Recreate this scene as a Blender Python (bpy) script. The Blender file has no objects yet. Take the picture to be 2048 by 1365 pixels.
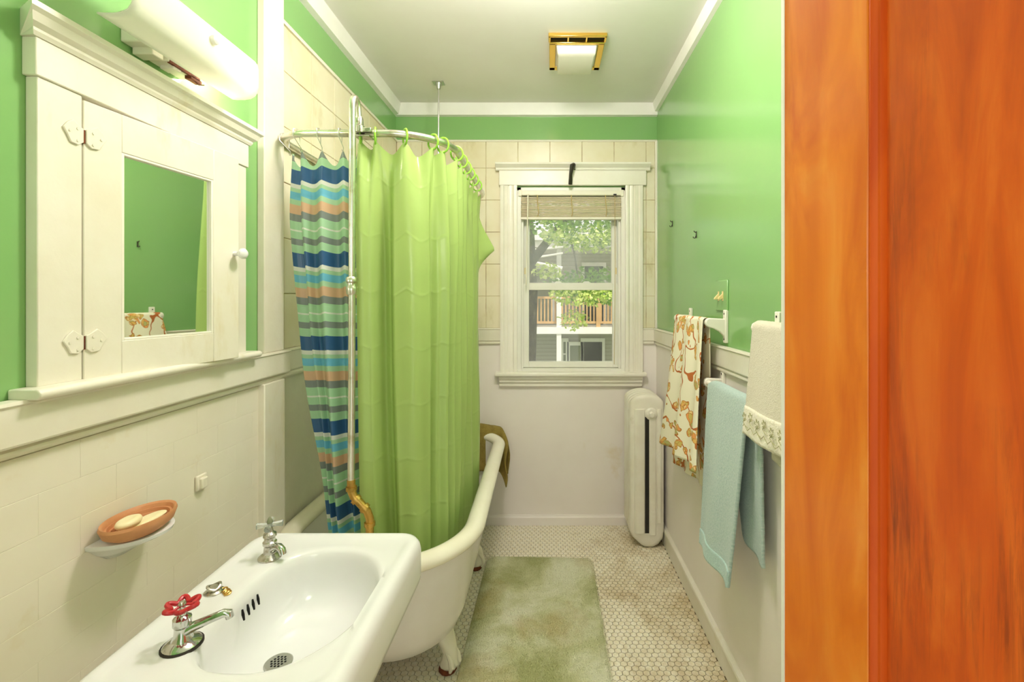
import bpy, bmesh, math, random
from mathutils import Vector, Matrix
PI = math.pi
random.seed(7)
S = bpy.context.scene
C = S.collection

# ------------------------------------------------------------------ camera, world, sun, exposure
FPX = 940.0
cam_d = bpy.data.cameras.new('camera'); cam = bpy.data.objects.new('camera', cam_d); C.objects.link(cam)
cam.location = (0, 0, 1.37); cam.rotation_euler = (PI/2, 0, 0)
cam_d.sensor_width = 36; cam_d.lens = 36*FPX/2048
cam_d.shift_x = -(1097-1024)/2048; cam_d.shift_y = -(682.5-600)/2048
cam_d.clip_start = 0.02
S.camera = cam

w = bpy.data.worlds.new('sky'); S.world = w; w.use_nodes = True
bg = w.node_tree.nodes['Background']; bg.inputs[0].default_value = (1.0, 0.97, 0.93, 1); bg.inputs[1].default_value = 1.1
sun_d = bpy.data.lights.new('sun', 'SUN'); sun = bpy.data.objects.new('sun', sun_d); C.objects.link(sun)
sun_d.energy = 4.2; sun_d.angle = 0.01; sun_d.color = (1, .95, .82)
sun.rotation_euler = Vector((-0.62, 0.35, -0.95)).to_track_quat('-Z', 'Y').to_euler()
for nm, en, loc, rad in (('upper_fill', 31, (-.04, 1.28, 2.40), .12), ('doorway_fill', 6.5, (-.38, -.02, 1.70), .14)):  # added fill lights out of view, with no fixture behind them
    ld = bpy.data.lights.new(nm, 'POINT'); lo = bpy.data.objects.new(nm, ld); C.objects.link(lo)
    ld.shadow_soft_size = rad; ld.energy = en; ld.color = (1, .908, .872); lo.location = loc
vs = S.view_settings
vs.view_transform = 'Standard'; vs.look = 'None'; vs.gamma = 1.0; vs.use_curve_mapping = False; vs.exposure = 0.42

# ------------------------------------------------------------------ materials
def rgb(r, g, b):
    f = lambda c: (c/255/12.92) if c/255 <= .04045 else ((c/255+.055)/1.055)**2.4
    return (f(r), f(g), f(b), 1)
MATS = {}
def base_mat(name):
    m = bpy.data.materials.new(name); m.use_nodes = True
    nt = m.node_tree; b = nt.nodes['Principled BSDF']; MATS[name] = m
    return m, nt, b
def N(nt, t, **kw):
    n = nt.nodes.new(t)
    for k, v in kw.items(): setattr(n, k, v)
    return n
def coords(nt, world=True, scale=(1, 1, 1), uv=False):
    if uv:
        o = N(nt, 'ShaderNodeTexCoord').outputs['UV']
    elif world:
        o = N(nt, 'ShaderNodeNewGeometry').outputs['Position']
    else:
        o = N(nt, 'ShaderNodeTexCoord').outputs['Object']
    mp = N(nt, 'ShaderNodeMapping'); mp.inputs['Scale'].default_value = scale
    nt.links.new(o, mp.inputs['Vector'])
    return mp.outputs[0]
def noise(nt, vec, scale, detail=3, rough=.5, dist=0):
    n = N(nt, 'ShaderNodeTexNoise'); n.inputs['Scale'].default_value = scale
    n.inputs['Detail'].default_value = detail; n.inputs['Roughness'].default_value = rough
    n.inputs['Distortion'].default_value = dist
    nt.links.new(vec, n.inputs['Vector']); return n
def ramp(nt, fac, stops, interp='LINEAR'):
    r = N(nt, 'ShaderNodeValToRGB'); cr = r.color_ramp; cr.interpolation = interp
    while len(cr.elements) > 1: cr.elements.remove(cr.elements[-1])
    for i, (p, c) in enumerate(stops):
        e = cr.elements[0] if i == 0 else cr.elements.new(p)
        e.position = p; e.color = c if len(c) == 4 else (*c, 1)
    nt.links.new(fac, r.inputs[0]); return r.outputs[0]
def mix(nt, fac, a, b, mode='MIX'):
    m = N(nt, 'ShaderNodeMix', data_type='RGBA', blend_type=mode)
    for s, v in ((m.inputs[0], fac), (m.inputs[6], a), (m.inputs[7], b)):
        if hasattr(v, 'is_linked'): nt.links.new(v, s)
        else: s.default_value = v
    return m.outputs[2]
def math_n(nt, op, a, b=None, c=None, clamp=False):
    m = N(nt, 'ShaderNodeMath', operation=op); m.use_clamp = clamp
    for i, v in enumerate((a, b, c)):
        if v is None: continue
        if hasattr(v, 'is_linked'): nt.links.new(v, m.inputs[i])
        else: m.inputs[i].default_value = v
    return m.outputs[0]
def bump(nt, b, h, strength=.2, dist=.002):
    n = N(nt, 'ShaderNodeBump'); n.inputs['Strength'].default_value = strength; n.inputs['Distance'].default_value = dist
    nt.links.new(h, n.inputs['Height']); nt.links.new(n.outputs[0], b.inputs['Normal'])
def paint(name, col, col2=None, rough=.35, nscale=3, amount=(.35, .7), bscale=60, bstr=.15, bdist=.001, stain=None, stretch=(1, 1, 1), spec=.5, coat=0):
    """painted surface: two tones in soft clouds, fine relief; stain = (colour, scale, lo, hi)"""
    m, nt, b = base_mat(name)
    v = coords(nt); col2 = col2 or tuple(c*.9 for c in col[:3])+(1,)
    n = noise(nt, v, nscale, 4, .6)
    c = ramp(nt, n.outputs[0], [(amount[0], col), (amount[1], col2)])
    if stain:
        sc, ss, lo, hi = stain
        n2 = noise(nt, coords(nt, scale=stretch), ss, 6, .65)
        f = ramp(nt, n2.outputs[0], [(lo, (0, 0, 0, 1)), (hi, (1, 1, 1, 1))])
        c = mix(nt, f, c, sc)
    nt.links.new(c, b.inputs['Base Color']); b.inputs['Roughness'].default_value = rough
    b.inputs['Specular IOR Level'].default_value = spec
    b.inputs['Coat Weight'].default_value = coat; b.inputs['Coat Roughness'].default_value = .08
    nb = noise(nt, v, bscale, 3, .6)
    bump(nt, b, nb.outputs[0], bstr, bdist)
    return m
def metal(name, col, rough=.2, col2=None, scale=30, lo=.5, hi=.65):
    m, nt, b = base_mat(name); b.inputs['Metallic'].default_value = 1; b.inputs['Roughness'].default_value = rough
    if col2:
        n = noise(nt, coords(nt), scale, 5, .6)
        c = ramp(nt, n.outputs[0], [(lo, col), (hi, col2)]); nt.links.new(c, b.inputs['Base Color'])
    else: b.inputs['Base Color'].default_value = col
    return m

paint('green_paint', rgb(131, 180, 110), rgb(137, 183, 112), .16, 1.2, bscale=26, bstr=.16, bdist=.001, spec=.7)
paint('ceiling_white', rgb(238, 236, 231), rgb(233, 230, 223), .6, 2, bscale=14, bstr=.12, bdist=.002)
paint('white_trim', rgb(244, 240, 228), rgb(234, 228, 210), .32, 4, bscale=35, bstr=.2, bdist=.0012)
paint('crown_white', rgb(243, 242, 236), rgb(236, 234, 226), .4, 4, bscale=30, bstr=.12)
paint('old_trim', rgb(236, 231, 217), rgb(229, 222, 202), .35, 5, bscale=34, bstr=.4, bdist=.0016,
      stain=(rgb(214, 200, 158), 6, .6, .8), stretch=(1, 1, .35))
paint('cream_wainscot', rgb(236, 229, 213), rgb(231, 222, 202), .38, 3, bscale=24, bstr=.25, bdist=.0015,
      stain=(rgb(222, 206, 170), 5, .62, .8))
paint('pink_white', rgb(243, 236, 229), rgb(238, 229, 220), .42, 2, bscale=20, bstr=.15, stain=(rgb(222, 205, 170), 3, .66, .85))
paint('peeling_paint', rgb(232, 228, 216), rgb(220, 214, 198), .5, 3, bscale=9, bstr=.9, bdist=.008)
paint('marble_tile', rgb(236, 229, 205), rgb(224, 213, 176), .28, 3.2, (.35, .68), bscale=50, bstr=.08,
      stain=(rgb(196, 182, 128), 4.5, .58, .74), stretch=(1, 1, .4))
paint('tile_grout', rgb(206, 190, 148), rgb(140, 96, 46), .8, 7, (.45, .62))
paint('porcelain', rgb(238, 238, 239), rgb(234, 233, 232), .12, 3, bscale=3, bstr=.02, spec=.6)
paint('enamel_cream', rgb(243, 238, 220), rgb(236, 229, 206), .18, 4, bscale=12, bstr=.06)
paint('enamel_white', rgb(235, 231, 228), rgb(229, 222, 216), .25, 3, bscale=10, bstr=.15, bdist=.002)
paint('radiator_white', rgb(240, 236, 222), rgb(229, 222, 202), .35, 6, bscale=40, bstr=.2, stain=(rgb(205, 196, 170), 14, .62, .8))
paint('radiator_gap_shade', rgb(40, 34, 26), rgb(26, 22, 18), .8)
paint('door_white_paint', rgb(236, 232, 220), None, .4)
paint('grout_floor', rgb(112, 92, 60), rgb(84, 68, 46), .85, 12)
paint('rust', rgb(122, 62, 28), rgb(84, 40, 20), .85, 40, bscale=120, bstr=.6)
paint('dark_iron', rgb(50, 42, 30), rgb(30, 26, 20), .5, 30)
paint('blind_rail', rgb(240, 235, 218), rgb(232, 226, 205), .4)
paint('blind_cord', rgb(200, 178, 120), None, .7)
paint('vinyl_white', rgb(240, 238, 228), rgb(234, 231, 218), .35, 5)
paint('terracotta', rgb(208, 146, 100), rgb(194, 130, 84), .55, 20, bscale=80, bstr=.2)
paint('soap', rgb(248, 238, 200), rgb(242, 228, 180), .4, 10)
paint('mustard_terry', rgb(152, 132, 62), rgb(128, 108, 44), .95, 30, bscale=260, bstr=.9, bdist=.004)
paint('red_enamel', rgb(196, 40, 46), rgb(168, 30, 36), .35, 40)
paint('dark_gasket', rgb(44, 36, 28), None, .7)
paint('hole_shade', rgb(14, 12, 10), None, .9)  # flat black standing in for the shade inside holes
paint('switch_ivory', rgb(236, 214, 150), None, .35)
paint('green_plastic_ring', rgb(150, 205, 70), rgb(140, 196, 62), .25, 8)
paint('white_plastic', rgb(244, 242, 236), None, .3)
paint('fan_lens', rgb(236, 234, 222), rgb(228, 224, 208), .35)
paint('bark', rgb(96, 92, 66), rgb(58, 54, 38), .9, 9, bscale=30, bstr=.9, bdist=.02)
paint('neighbor_white', rgb(236, 232, 222), None, .6)
paint('neighbor_tan', rgb(206, 168, 116), rgb(186, 148, 100), .7)
paint('neighbor_roof', rgb(190, 188, 180), None, .7)
paint('neighbor_dark', rgb(58, 56, 50), rgb(40, 38, 34), .5)
paint('neighbor_door', rgb(140, 144, 116), None, .6)
paint('grass', rgb(96, 122, 56), rgb(70, 92, 40), .95, 2)
paint('white_cotton', rgb(246, 240, 228), None, .9)
metal('chrome', (.62, .62, .6, 1), .13, (.36, .34, .3, 1), 60, .55, .7)
metal('worn_chrome', (.6, .58, .53, 1), .25, (.34, .3, .22, 1), 80, .5, .66)
metal('nickel_pipe', (.78, .76, .68, 1), .28, (.56, .49, .34, 1), 26, .5, .72)
metal('brass', (.72, .45, .13, 1), .38, (.5, .3, .08, 1), 40, .45, .65)
metal('gold_trim', (.85, .56, .13, 1), .22)
metal('steel_wire', (.6, .59, .56, 1), .3)
metal('drain_metal', (.5, .49, .45, 1), .38)

m, nt, b = base_mat('mirror_glass'); b.inputs['Metallic'].default_value = 1; b.inputs['Roughness'].default_value = .015
b.inputs['Base Color'].default_value = (.86, .9, .86, 1)

# subway tile under thick paint
m, nt, b = base_mat('wood_door')
v = coords(nt, False, (1, 1, 1))
n1 = noise(nt, coords(nt, False, (9, 9, 1.1)), 2.2, 5, .6, .8)
n2 = noise(nt, coords(nt, False, (42, 42, 2.6)), 3, 6, .7, .4)
n3 = noise(nt, coords(nt, False, (5, 5, 1.6)), 1.6, 5, .6, .6)
c1 = ramp(nt, n1.outputs[0], [(.3, rgb(176, 62, 8)), (.52, rgb(206, 84, 14)), (.75, rgb(226, 112, 34))])
f2 = ramp(nt, n2.outputs[0], [(.44, (0, 0, 0, 1)), (.66, (1, 1, 1, 1))])
f3 = ramp(nt, n3.outputs[0], [(.46, (0, 0, 0, 1)), (.68, (1, 1, 1, 1))])
f = math_n(nt, 'MULTIPLY', f2, f3)
c2 = mix(nt, math_n(nt, 'MULTIPLY', f, .75), c1, rgb(108, 38, 10))
nt.links.new(c2, b.inputs['Base Color']); b.inputs['Roughness'].default_value = .3
bump(nt, b, n2.outputs[0], .08, .001)
m, nt, b = base_mat('wood_stile')
n1 = noise(nt, coords(nt, False, (6, 6, 1.4)), 2.0, 4, .5, 2.2)
wv = N(nt, 'ShaderNodeTexWave', wave_type='BANDS', bands_direction='X'); wv.inputs['Scale'].default_value = 3; wv.inputs['Distortion'].default_value = 14
wv.inputs['Detail'].default_value = 3; wv.inputs['Detail Scale'].default_value = .8
nt.links.new(coords(nt, False, (1, 1, .18)), wv.inputs['Vector'])
c1 = ramp(nt, n1.outputs[0], [(.3, rgb(206, 94, 10)), (.55, rgb(226, 122, 28)), (.78, rgb(236, 148, 54))])
c2 = mix(nt, math_n(nt, 'MULTIPLY', ramp(nt, wv.outputs[0], [(.6, (0, 0, 0, 1)), (1, (1, 1, 1, 1))]), .3), c1, rgb(196, 82, 6))
nt.links.new(c2, b.inputs['Base Color']); b.inputs['Roughness'].default_value = .28
m, nt, b = base_mat('wood_bead')
n1 = noise(nt, coords(nt, False, (14, 14, 2)), 2.0, 4, .5, 1)
nt.links.new(ramp(nt, n1.outputs[0], [(.35, rgb(196, 74, 10)), (.7, rgb(214, 92, 16))]), b.inputs['Base Color']); b.inputs['Roughness'].default_value = .5; b.inputs['Specular IOR Level'].default_value = .25

# hex floor tile : ivory with olive-brown dirt patches of their own shape
m, nt, b = base_mat('hex_tile')
v = coords(nt)
n1 = noise(nt, v, 55, 2, .5)
c = ramp(nt, n1.outputs[0], [(.35, rgb(248, 242, 224)), (.65, rgb(238, 228, 200))])
n2 = noise(nt, v, 2.6, 6, .68, .5); n3 = noise(nt, v, 34, 4, .75)
sx = N(nt, 'ShaderNodeSeparateXYZ'); nt.links.new(v, sx.inputs[0])
side = math_n(nt, 'MULTIPLY_ADD', sx.outputs[0], .46, -.09)          # more grime towards the radiator wall
s = math_n(nt, 'ADD', n2.outputs[0], side)
s = math_n(nt, 'ADD', s, math_n(nt, 'MULTIPLY_ADD', n3.outputs[0], .36, -.18))
f = ramp(nt, s, [(.52, (0, 0, 0, 1)), (.8, (.85, .85, .85, 1))])
c = mix(nt, f, c, rgb(176, 148, 88))
nt.links.new(c, b.inputs['Base Color']); b.inputs['Roughness'].default_value = .38

# bath mat
m, nt, b = base_mat('mat_pile')
v = coords(nt)
n1 = noise(nt, v, 3.4, 5, .62, .6); n2 = noise(nt, v, 2.4, 5, .6, .3); n3 = noise(nt, v, 190, 2, .6)
c = ramp(nt, n1.outputs[0], [(.36, rgb(190, 194, 140)), (.5, rgb(222, 224, 180)), (.62, rgb(246, 247, 220))])
f = ramp(nt, n2.outputs[0], [(.5, (0, 0, 0, 1)), (.7, (.8, .8, .8, 1))])
c = mix(nt, f, c, rgb(198, 170, 104))
c = mix(nt, math_n(nt, 'MULTIPLY', n3.outputs[0], .3), c, rgb(150, 142, 96))
nt.links.new(c, b.inputs['Base Color']); b.inputs['Roughness'].default_value = .95; b.inputs['Specular IOR Level'].default_value = .1
bump(nt, b, n3.outputs[0], .8, .006)

def cloth_shader(name, colfn, rough, trans, coat=0):
    m, nt, b = base_mat(name)
    col = colfn(nt, b)
    if hasattr(col, 'is_linked'): nt.links.new(col, b.inputs['Base Color'])
    else: b.inputs['Base Color'].default_value = col
    b.inputs['Roughness'].default_value = rough
    t = N(nt, 'ShaderNodeBsdfTranslucent')
    if hasattr(col, 'is_linked'): nt.links.new(col, t.inputs[0])
    else: t.inputs[0].default_value = col
    mx = N(nt, 'ShaderNodeMixShader'); mx.inputs[0].default_value = trans
    nt.links.new(b.outputs[0], mx.inputs[1]); nt.links.new(t.outputs[0], mx.inputs[2])
    nt.links.new(mx.outputs[0], nt.nodes['Material Output'].inputs['Surface'])
    return m
def crease(nt, b):
    """fold creases left by packaging: a grid pressed into the vinyl"""
    tc = N(nt, 'ShaderNodeTexCoord'); sp = N(nt, 'ShaderNodeSeparateXYZ'); nt.links.new(tc.outputs['UV'], sp.inputs[0])
    hs = []
    for i, per in ((0, .21), (1, .185)):
        fr = math_n(nt, 'FRACT', math_n(nt, 'DIVIDE', sp.outputs[i], per))
        d = math_n(nt, 'ABSOLUTE', math_n(nt, 'SUBTRACT', fr, .5))
        hs.append(math_n(nt, 'SMOOTH_MIN', math_n(nt, 'MULTIPLY', d, 22), 1.0, .3))
    n = noise(nt, tc.outputs['UV'], 9, 4, .55)
    h = math_n(nt, 'ADD', math_n(nt, 'ADD', hs[0], hs[1]), math_n(nt, 'MULTIPLY', n.outputs[0], 2.2))
    bump(nt, b, h, .28, .003)
def green_col(nt, b):
    crease(nt, b); return rgb(180, 206, 122)
cloth_shader('blind_slat', lambda nt, b: rgb(250, 242, 222), .45, .4)
cloth_shader('green_vinyl', green_col, .24, .28)
NAVY, WHT, PG, SKY, PEACH, GRAY, LG = rgb(64, 108, 160), rgb(240, 242, 238), rgb(184, 222, 188), rgb(122, 200, 234), rgb(230, 192, 160), rgb(144, 154, 154), rgb(184, 226, 190)
def stripe_col(nt, b):
    crease(nt, b)
    tc = N(nt, 'ShaderNodeTexCoord'); sp = N(nt, 'ShaderNodeSeparateXYZ'); nt.links.new(tc.outputs['UV'], sp.inputs[0])
    fr = math_n(nt, 'FRACT', math_n(nt, 'DIVIDE', sp.outputs[1], .282))
    seq = [(NAVY, .165), (WHT, .05), (PG, .05), (SKY, .09), (PG, .06), (PEACH, .115), (GRAY, .085), (LG, .10), (WHT, .02), (LG, .09), (GRAY, .075), (LG, .10)]
    st = []; p = 0
    for c, wd in seq: st.append((p, c)); p += wd
    return ramp(nt, fr, st, 'CONSTANT')
cloth_shader('stripe_vinyl', stripe_col, .3, .4)

def terry(name, c1, c2, sc=220):
    m, nt, b = base_mat(name)
    v = coords(nt, uv=True)
    n1 = noise(nt, v, sc, 3, .8); n2 = noise(nt, v, 9, 3, .5)
    c = ramp(nt, n1.outputs[0], [(.35, c1), (.65, c2)])
    c = mix(nt, math_n(nt, 'MULTIPLY', n2.outputs[0], .18), c, c1)
    nt.links.new(c, b.inputs['Base Color']); b.inputs['Roughness'].default_value = .95; b.inputs['Specular IOR Level'].default_value = .1
    b.inputs['Sheen Weight'].default_value = .35
    bump(nt, b, n1.outputs[0], .9, .004)
terry('aqua_terry', rgb(172, 200, 196), rgb(212, 226, 221), 170)
terry('aqua_hem', rgb(182, 212, 208), rgb(196, 222, 218), 120)
terry('cream_terry', rgb(226, 216, 192), rgb(240, 232, 214))
terry('cream_hem', rgb(238, 230, 208), rgb(244, 238, 222), 90)
# floral towel: blossoms from warped cells with drawn outlines and vines
m, nt, b = base_mat('floral_cloth')
uvv = coords(nt, uv=True)
wn = noise(nt, uvv, 14, 2, .5)
wv = N(nt, 'ShaderNodeVectorMath', operation='MULTIPLY_ADD'); wv.inputs[1].default_value = (.075, .075, 0); nt.links.new(wn.outputs[1], wv.inputs[0]); nt.links.new(uvv, wv.inputs[2])
vo = N(nt, 'ShaderNodeTexVoronoi', feature='F1'); vo.inputs['Scale'].default_value = 19; nt.links.new(wv.outputs[0], vo.inputs['Vector'])
vs_ = N(nt, 'ShaderNodeTexVoronoi', feature='F1'); vs_.inputs['Scale'].default_value = 52; nt.links.new(wv.outputs[0], vs_.inputs['Vector'])
ve = N(nt, 'ShaderNodeTexVoronoi', feature='DISTANCE_TO_EDGE'); ve.inputs['Scale'].default_value = 52; nt.links.new(wv.outputs[0], ve.inputs['Vector'])
sp = N(nt, 'ShaderNodeSeparateColor'); nt.links.new(vo.outputs['Color'], sp.inputs[0])
thr = math_n(nt, 'MULTIPLY_ADD', sp.outputs[0], .34, .2)
inside = math_n(nt, 'LESS_THAN', vo.outputs['Distance'], thr)
ring = math_n(nt, 'LESS_THAN', math_n(nt, 'ABSOLUTE', math_n(nt, 'SUBTRACT', vo.outputs['Distance'], thr)), .022)
pet = math_n(nt, 'MULTIPLY', inside, math_n(nt, 'LESS_THAN', ve.outputs[0], .045))
sp2 = N(nt, 'ShaderNodeSeparateColor'); nt.links.new(vs_.outputs['Color'], sp2.inputs[0])
pc = ramp(nt, sp2.outputs[1], [(0, rgb(230, 182, 104)), (.28, rgb(234, 160, 96)), (.46, rgb(214, 188, 108)), (.7, rgb(186, 182, 118)), (.85, rgb(240, 210, 150))], 'CONSTANT')
vn = noise(nt, uvv, 5.5, 2, .4)
vine = math_n(nt, 'LESS_THAN', math_n(nt, 'ABSOLUTE', math_n(nt, 'SUBTRACT', vn.outputs[0], .5)), .009)
c = mix(nt, vine, rgb(244, 236, 212), rgb(192, 112, 62))
c = mix(nt, inside, c, pc)
c = mix(nt, math_n(nt, 'MAXIMUM', ring, pet), c, rgb(190, 124, 62))
nt.links.new(c, b.inputs['Base Color']); b.inputs['Roughness'].default_value = .9; b.inputs['Specular IOR Level'].default_value = .15
# leaves; the paler set has sunlight painted into its colour
for nm, ca, cb in (('leaf_green', rgb(96, 146, 46), rgb(160, 200, 80)), ('leaf_sun_tint', rgb(184, 210, 84), rgb(238, 242, 168))):
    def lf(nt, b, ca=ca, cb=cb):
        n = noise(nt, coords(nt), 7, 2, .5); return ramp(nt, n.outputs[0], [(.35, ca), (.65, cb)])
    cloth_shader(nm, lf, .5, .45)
# clapboard
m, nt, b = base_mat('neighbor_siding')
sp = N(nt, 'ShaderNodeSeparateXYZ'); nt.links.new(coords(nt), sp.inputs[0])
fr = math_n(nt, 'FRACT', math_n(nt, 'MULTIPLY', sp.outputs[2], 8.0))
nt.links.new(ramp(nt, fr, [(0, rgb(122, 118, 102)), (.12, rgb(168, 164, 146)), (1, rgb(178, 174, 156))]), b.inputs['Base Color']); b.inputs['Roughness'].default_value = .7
# window glass: clear with a film of dust
def glass_mat(name, dust):
    m, nt, b = base_mat(name)
    tr = N(nt, 'ShaderNodeBsdfTransparent'); gl = N(nt, 'ShaderNodeBsdfGlossy'); gl.inputs['Roughness'].default_value = .02
    df = N(nt, 'ShaderNodeBsdfTranslucent'); df.inputs[0].default_value = (.9, .92, .9, 1)
    lw = N(nt, 'ShaderNodeFresnel'); lw.inputs[0].default_value = 1.45
    m1 = N(nt, 'ShaderNodeMixShader'); m2 = N(nt, 'ShaderNodeMixShader')
    n = noise(nt, coords(nt), 7, 4, .6)
    nt.links.new(math_n(nt, 'MULTIPLY', n.outputs[0], dust*2), m1.inputs[0])
    nt.links.new(tr.outputs[0], m1.inputs[1]); nt.links.new(df.outputs[0], m1.inputs[2])
    nt.links.new(lw.outputs[0], m2.inputs[0]); nt.links.new(m1.outputs[0], m2.inputs[1]); nt.links.new(gl.outputs[0], m2.inputs[2])
    nt.links.new(m2.outputs[0], nt.nodes['Material Output'].inputs['Surface'])
glass_mat('glass_clear', .05); glass_mat('glass_dusty', .2)
m, nt, b = base_mat('clear_acrylic'); b.inputs['Transmission Weight'].default_value = .8; b.inputs['Roughness'].default_value = .08; b.inputs['Base Color'].default_value = (.85, .87, .85, 1)
# lamp
m, nt, b = base_mat('bulb_glow'); b.inputs['Emission Color'].default_value = (1, .93, .78, 1); b.inputs['Emission Strength'].default_value = 60
m, nt, b = base_mat('lamp_diffuser')
b.inputs['Base Color'].default_value = rgb(244, 242, 232); b.inputs['Roughness'].default_value = .3
b.inputs['Emission Color'].default_value = (1, .95, .84, 1); b.inputs['Emission Strength'].default_value = .05
t = N(nt, 'ShaderNodeBsdfTranslucent'); t.inputs[0].default_value = (.93, .91, .84, 1)
mx = N(nt, 'ShaderNodeMixShader'); mx.inputs[0].default_value = .5
nt.links.new(b.outputs[0], mx.inputs[1]); nt.links.new(t.outputs[0], mx.inputs[2]); nt.links.new(mx.outputs[0], nt.nodes['Material Output'].inputs['Surface'])

# ------------------------------------------------------------------ mesh building
class MB:
    def __init__(s): s.v = []; s.f = []; s.uv = None
    def add(s, vs, fs):
        o = len(s.v); s.v += [tuple(p) for p in vs]; s.f += [tuple(i+o for i in f) for f in fs]; return s
    def box(s, x0, x1, y0, y1, z0, z1):
        return s.add([(x0,y0,z0),(x1,y0,z0),(x1,y1,z0),(x0,y1,z0),(x0,y0,z1),(x1,y0,z1),(x1,y1,z1),(x0,y1,z1)],
                     [(0,3,2,1),(4,5,6,7),(0,1,5,4),(1,2,6,5),(2,3,7,6),(3,0,4,7)])
    def prism(s, pts, axis, a, b):
        n = len(pts)
        def P(p, t): return {'x': (t, p[0], p[1]), 'y': (p[0], t, p[1]), 'z': (p[0], p[1], t)}[axis]
        vs = [P(p, a) for p in pts] + [P(p, b) for p in pts]
        fs = [tuple(range(n)), tuple(range(2*n-1, n-1, -1))] + [(i, (i+1) % n, n+(i+1) % n, n+i) for i in range(n)]
        return s.add(vs, fs)
    def loft(s, rings, cap0=True, cap1=True, closed=True, ringloop=False):
        n = len(rings[0]); vs = [p for r in rings for p in r]; fs = []
        m = len(rings)
        for i in range(m if ringloop else m-1):
            for j in range(n if closed else n-1):
                a = i*n+j; b_ = i*n+(j+1) % n; k = ((i+1) % m)*n
                fs.append((a, b_, k+(j+1) % n, k+j))
        if cap0: fs.append(tuple(range(n-1, -1, -1)))
        if cap1: fs.append(tuple(range((m-1)*n, m*n)))
        return s.add(vs, fs)
    def tube(s, path, r, n=10, cap=True, loop=False, squash=None):
        path = [Vector(p) for p in path]; m = len(path)
        rr = r if isinstance(r, (list, tuple)) else [r]*m
        rings = []; up = None
        for i, p in enumerate(path):
            if loop: t = path[(i+1) % m]-path[i-1]
            else: t = path[min(i+1, m-1)]-path[max(i-1, 0)]
            t.normalize()
            if up is None:
                up = Vector((0, 0, 1)) if abs(t.z) < .9 else Vector((1, 0, 0))
            u = up - t*up.dot(t); u.normalize(); w_ = t.cross(u); up = u
            rings.append([p+(u*math.cos(2*PI*k/n)+w_*math.sin(2*PI*k/n))*rr[i] for k in range(n)])
        return s.loft(rings, cap and not loop, cap and not loop, True, loop)
    def lathe(s, prof, c=(0, 0, 0), n=24, axis='z', sx=1, sy=1):
        """prof: (radius, height) list from bottom to top"""
        rings = []
        for r, h in prof:
            ring = []
            for k in range(n):
                a = 2*PI*k/n; u, v_ = r*math.cos(a)*sx, r*math.sin(a)*sy
                ring.append({'z': (c[0]+u, c[1]+v_, c[2]+h), 'x': (c[0]+h, c[1]+u, c[2]+v_), 'y': (c[0]+v_, c[1]+h, c[2]+u)}[axis])
            rings.append(ring)
        return s.loft(rings)
    def build(s, name, mat, parent=None, smooth=False, bevel=0, seg=2, angle=40, sub=0, solid=0, merge=False):
        me = bpy.data.meshes.new(name); me.from_pydata(s.v, [], s.f)
        bm = bmesh.new(); bm.from_mesh(me)
        if merge: bmesh.ops.remove_doubles(bm, verts=bm.verts, dist=1e-5)
        bmesh.ops.recalc_face_normals(bm, faces=bm.faces); bm.to_mesh(me); bm.free()
        if s.uv:
            l = me.uv_layers.new(name='UVMap')
            for lp in me.loops: l.data[lp.index].uv = s.uv[lp.vertex_index]
        if smooth or bevel:
            for p in me.polygons: p.use_smooth = True
            me.set_sharp_from_angle(angle=math.radians(angle))
        me.materials.append(MATS[mat])
        o = bpy.data.objects.new(name, me); C.objects.link(o)
        if bevel:
            md = o.modifiers.new('bevel', 'BEVEL'); md.width = bevel; md.segments = seg; md.limit_method = 'ANGLE'; md.angle_limit = math.radians(35)
        if solid:
            md = o.modifiers.new('solid', 'SOLIDIFY'); md.thickness = solid; md.offset = 0
        if sub:
            md = o.modifiers.new('sub', 'SUBSURF'); md.levels = sub; md.render_levels = sub
        if parent: attach(o, parent)
        return o
def attach(o, parent):
    o.parent = parent
    loc = Vector(parent.location)
    if parent.parent and parent.type != 'EMPTY': loc = Vector((0, 0, 0))
    o.matrix_parent_inverse = Matrix.Translation(-loc) if parent.type == 'EMPTY' else Matrix.Identity(4)
def box(*a): return MB().box(*a)
def tag(o, label, cat, group=None):
    o['label'] = label; o['category'] = cat
    if group: o['group'] = group
    return o
def struct(o, label=None):
    o['kind'] = 'structure'
    if label: o['label'] = label
    return o
def thing(name, label, cat, loc, group=None):
    o = bpy.data.objects.new(name, None); C.objects.link(o); o.location = loc; o.empty_display_size = .05
    return tag(o, label, cat, group)
def grid(name, mat, parent, nu, nv, fn, uvfn, solid=0, smooth=True, **kw):
    mb = MB(); mb.uv = []
    for j in range(nv+1):
        for i in range(nu+1):
            mb.v.append(tuple(fn(i/nu, j/nv))); mb.uv.append(uvfn(i/nu, j/nv))
    for j in range(nv):
        for i in range(nu):
            a = j*(nu+1)+i; mb.f.append((a, a+1, a+nu+2, a+nu+1))
    return mb.build(name, mat, parent, smooth=smooth, solid=solid, angle=80, **kw)
def rrect(x0, x1, y0, y1, r, n=10):
    """counter-clockwise rounded rectangle; r = radius or (near-left, near-right, far-right, far-left)"""
    r = r if isinstance(r, (tuple, list)) else (r,)*4
    pts = []
    for (cx, cy, a0, rr) in ((x0+r[0], y0+r[0], PI, r[0]), (x1-r[1], y0+r[1], 1.5*PI, r[1]), (x1-r[2], y1-r[2], 0, r[2]), (x0+r[3], y1-r[3], .5*PI, r[3])):
        for k in range(n+1):
            a = a0+.5*PI*k/n; pts.append((cx+rr*math.cos(a), cy+rr*math.sin(a)))
    return pts

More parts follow.
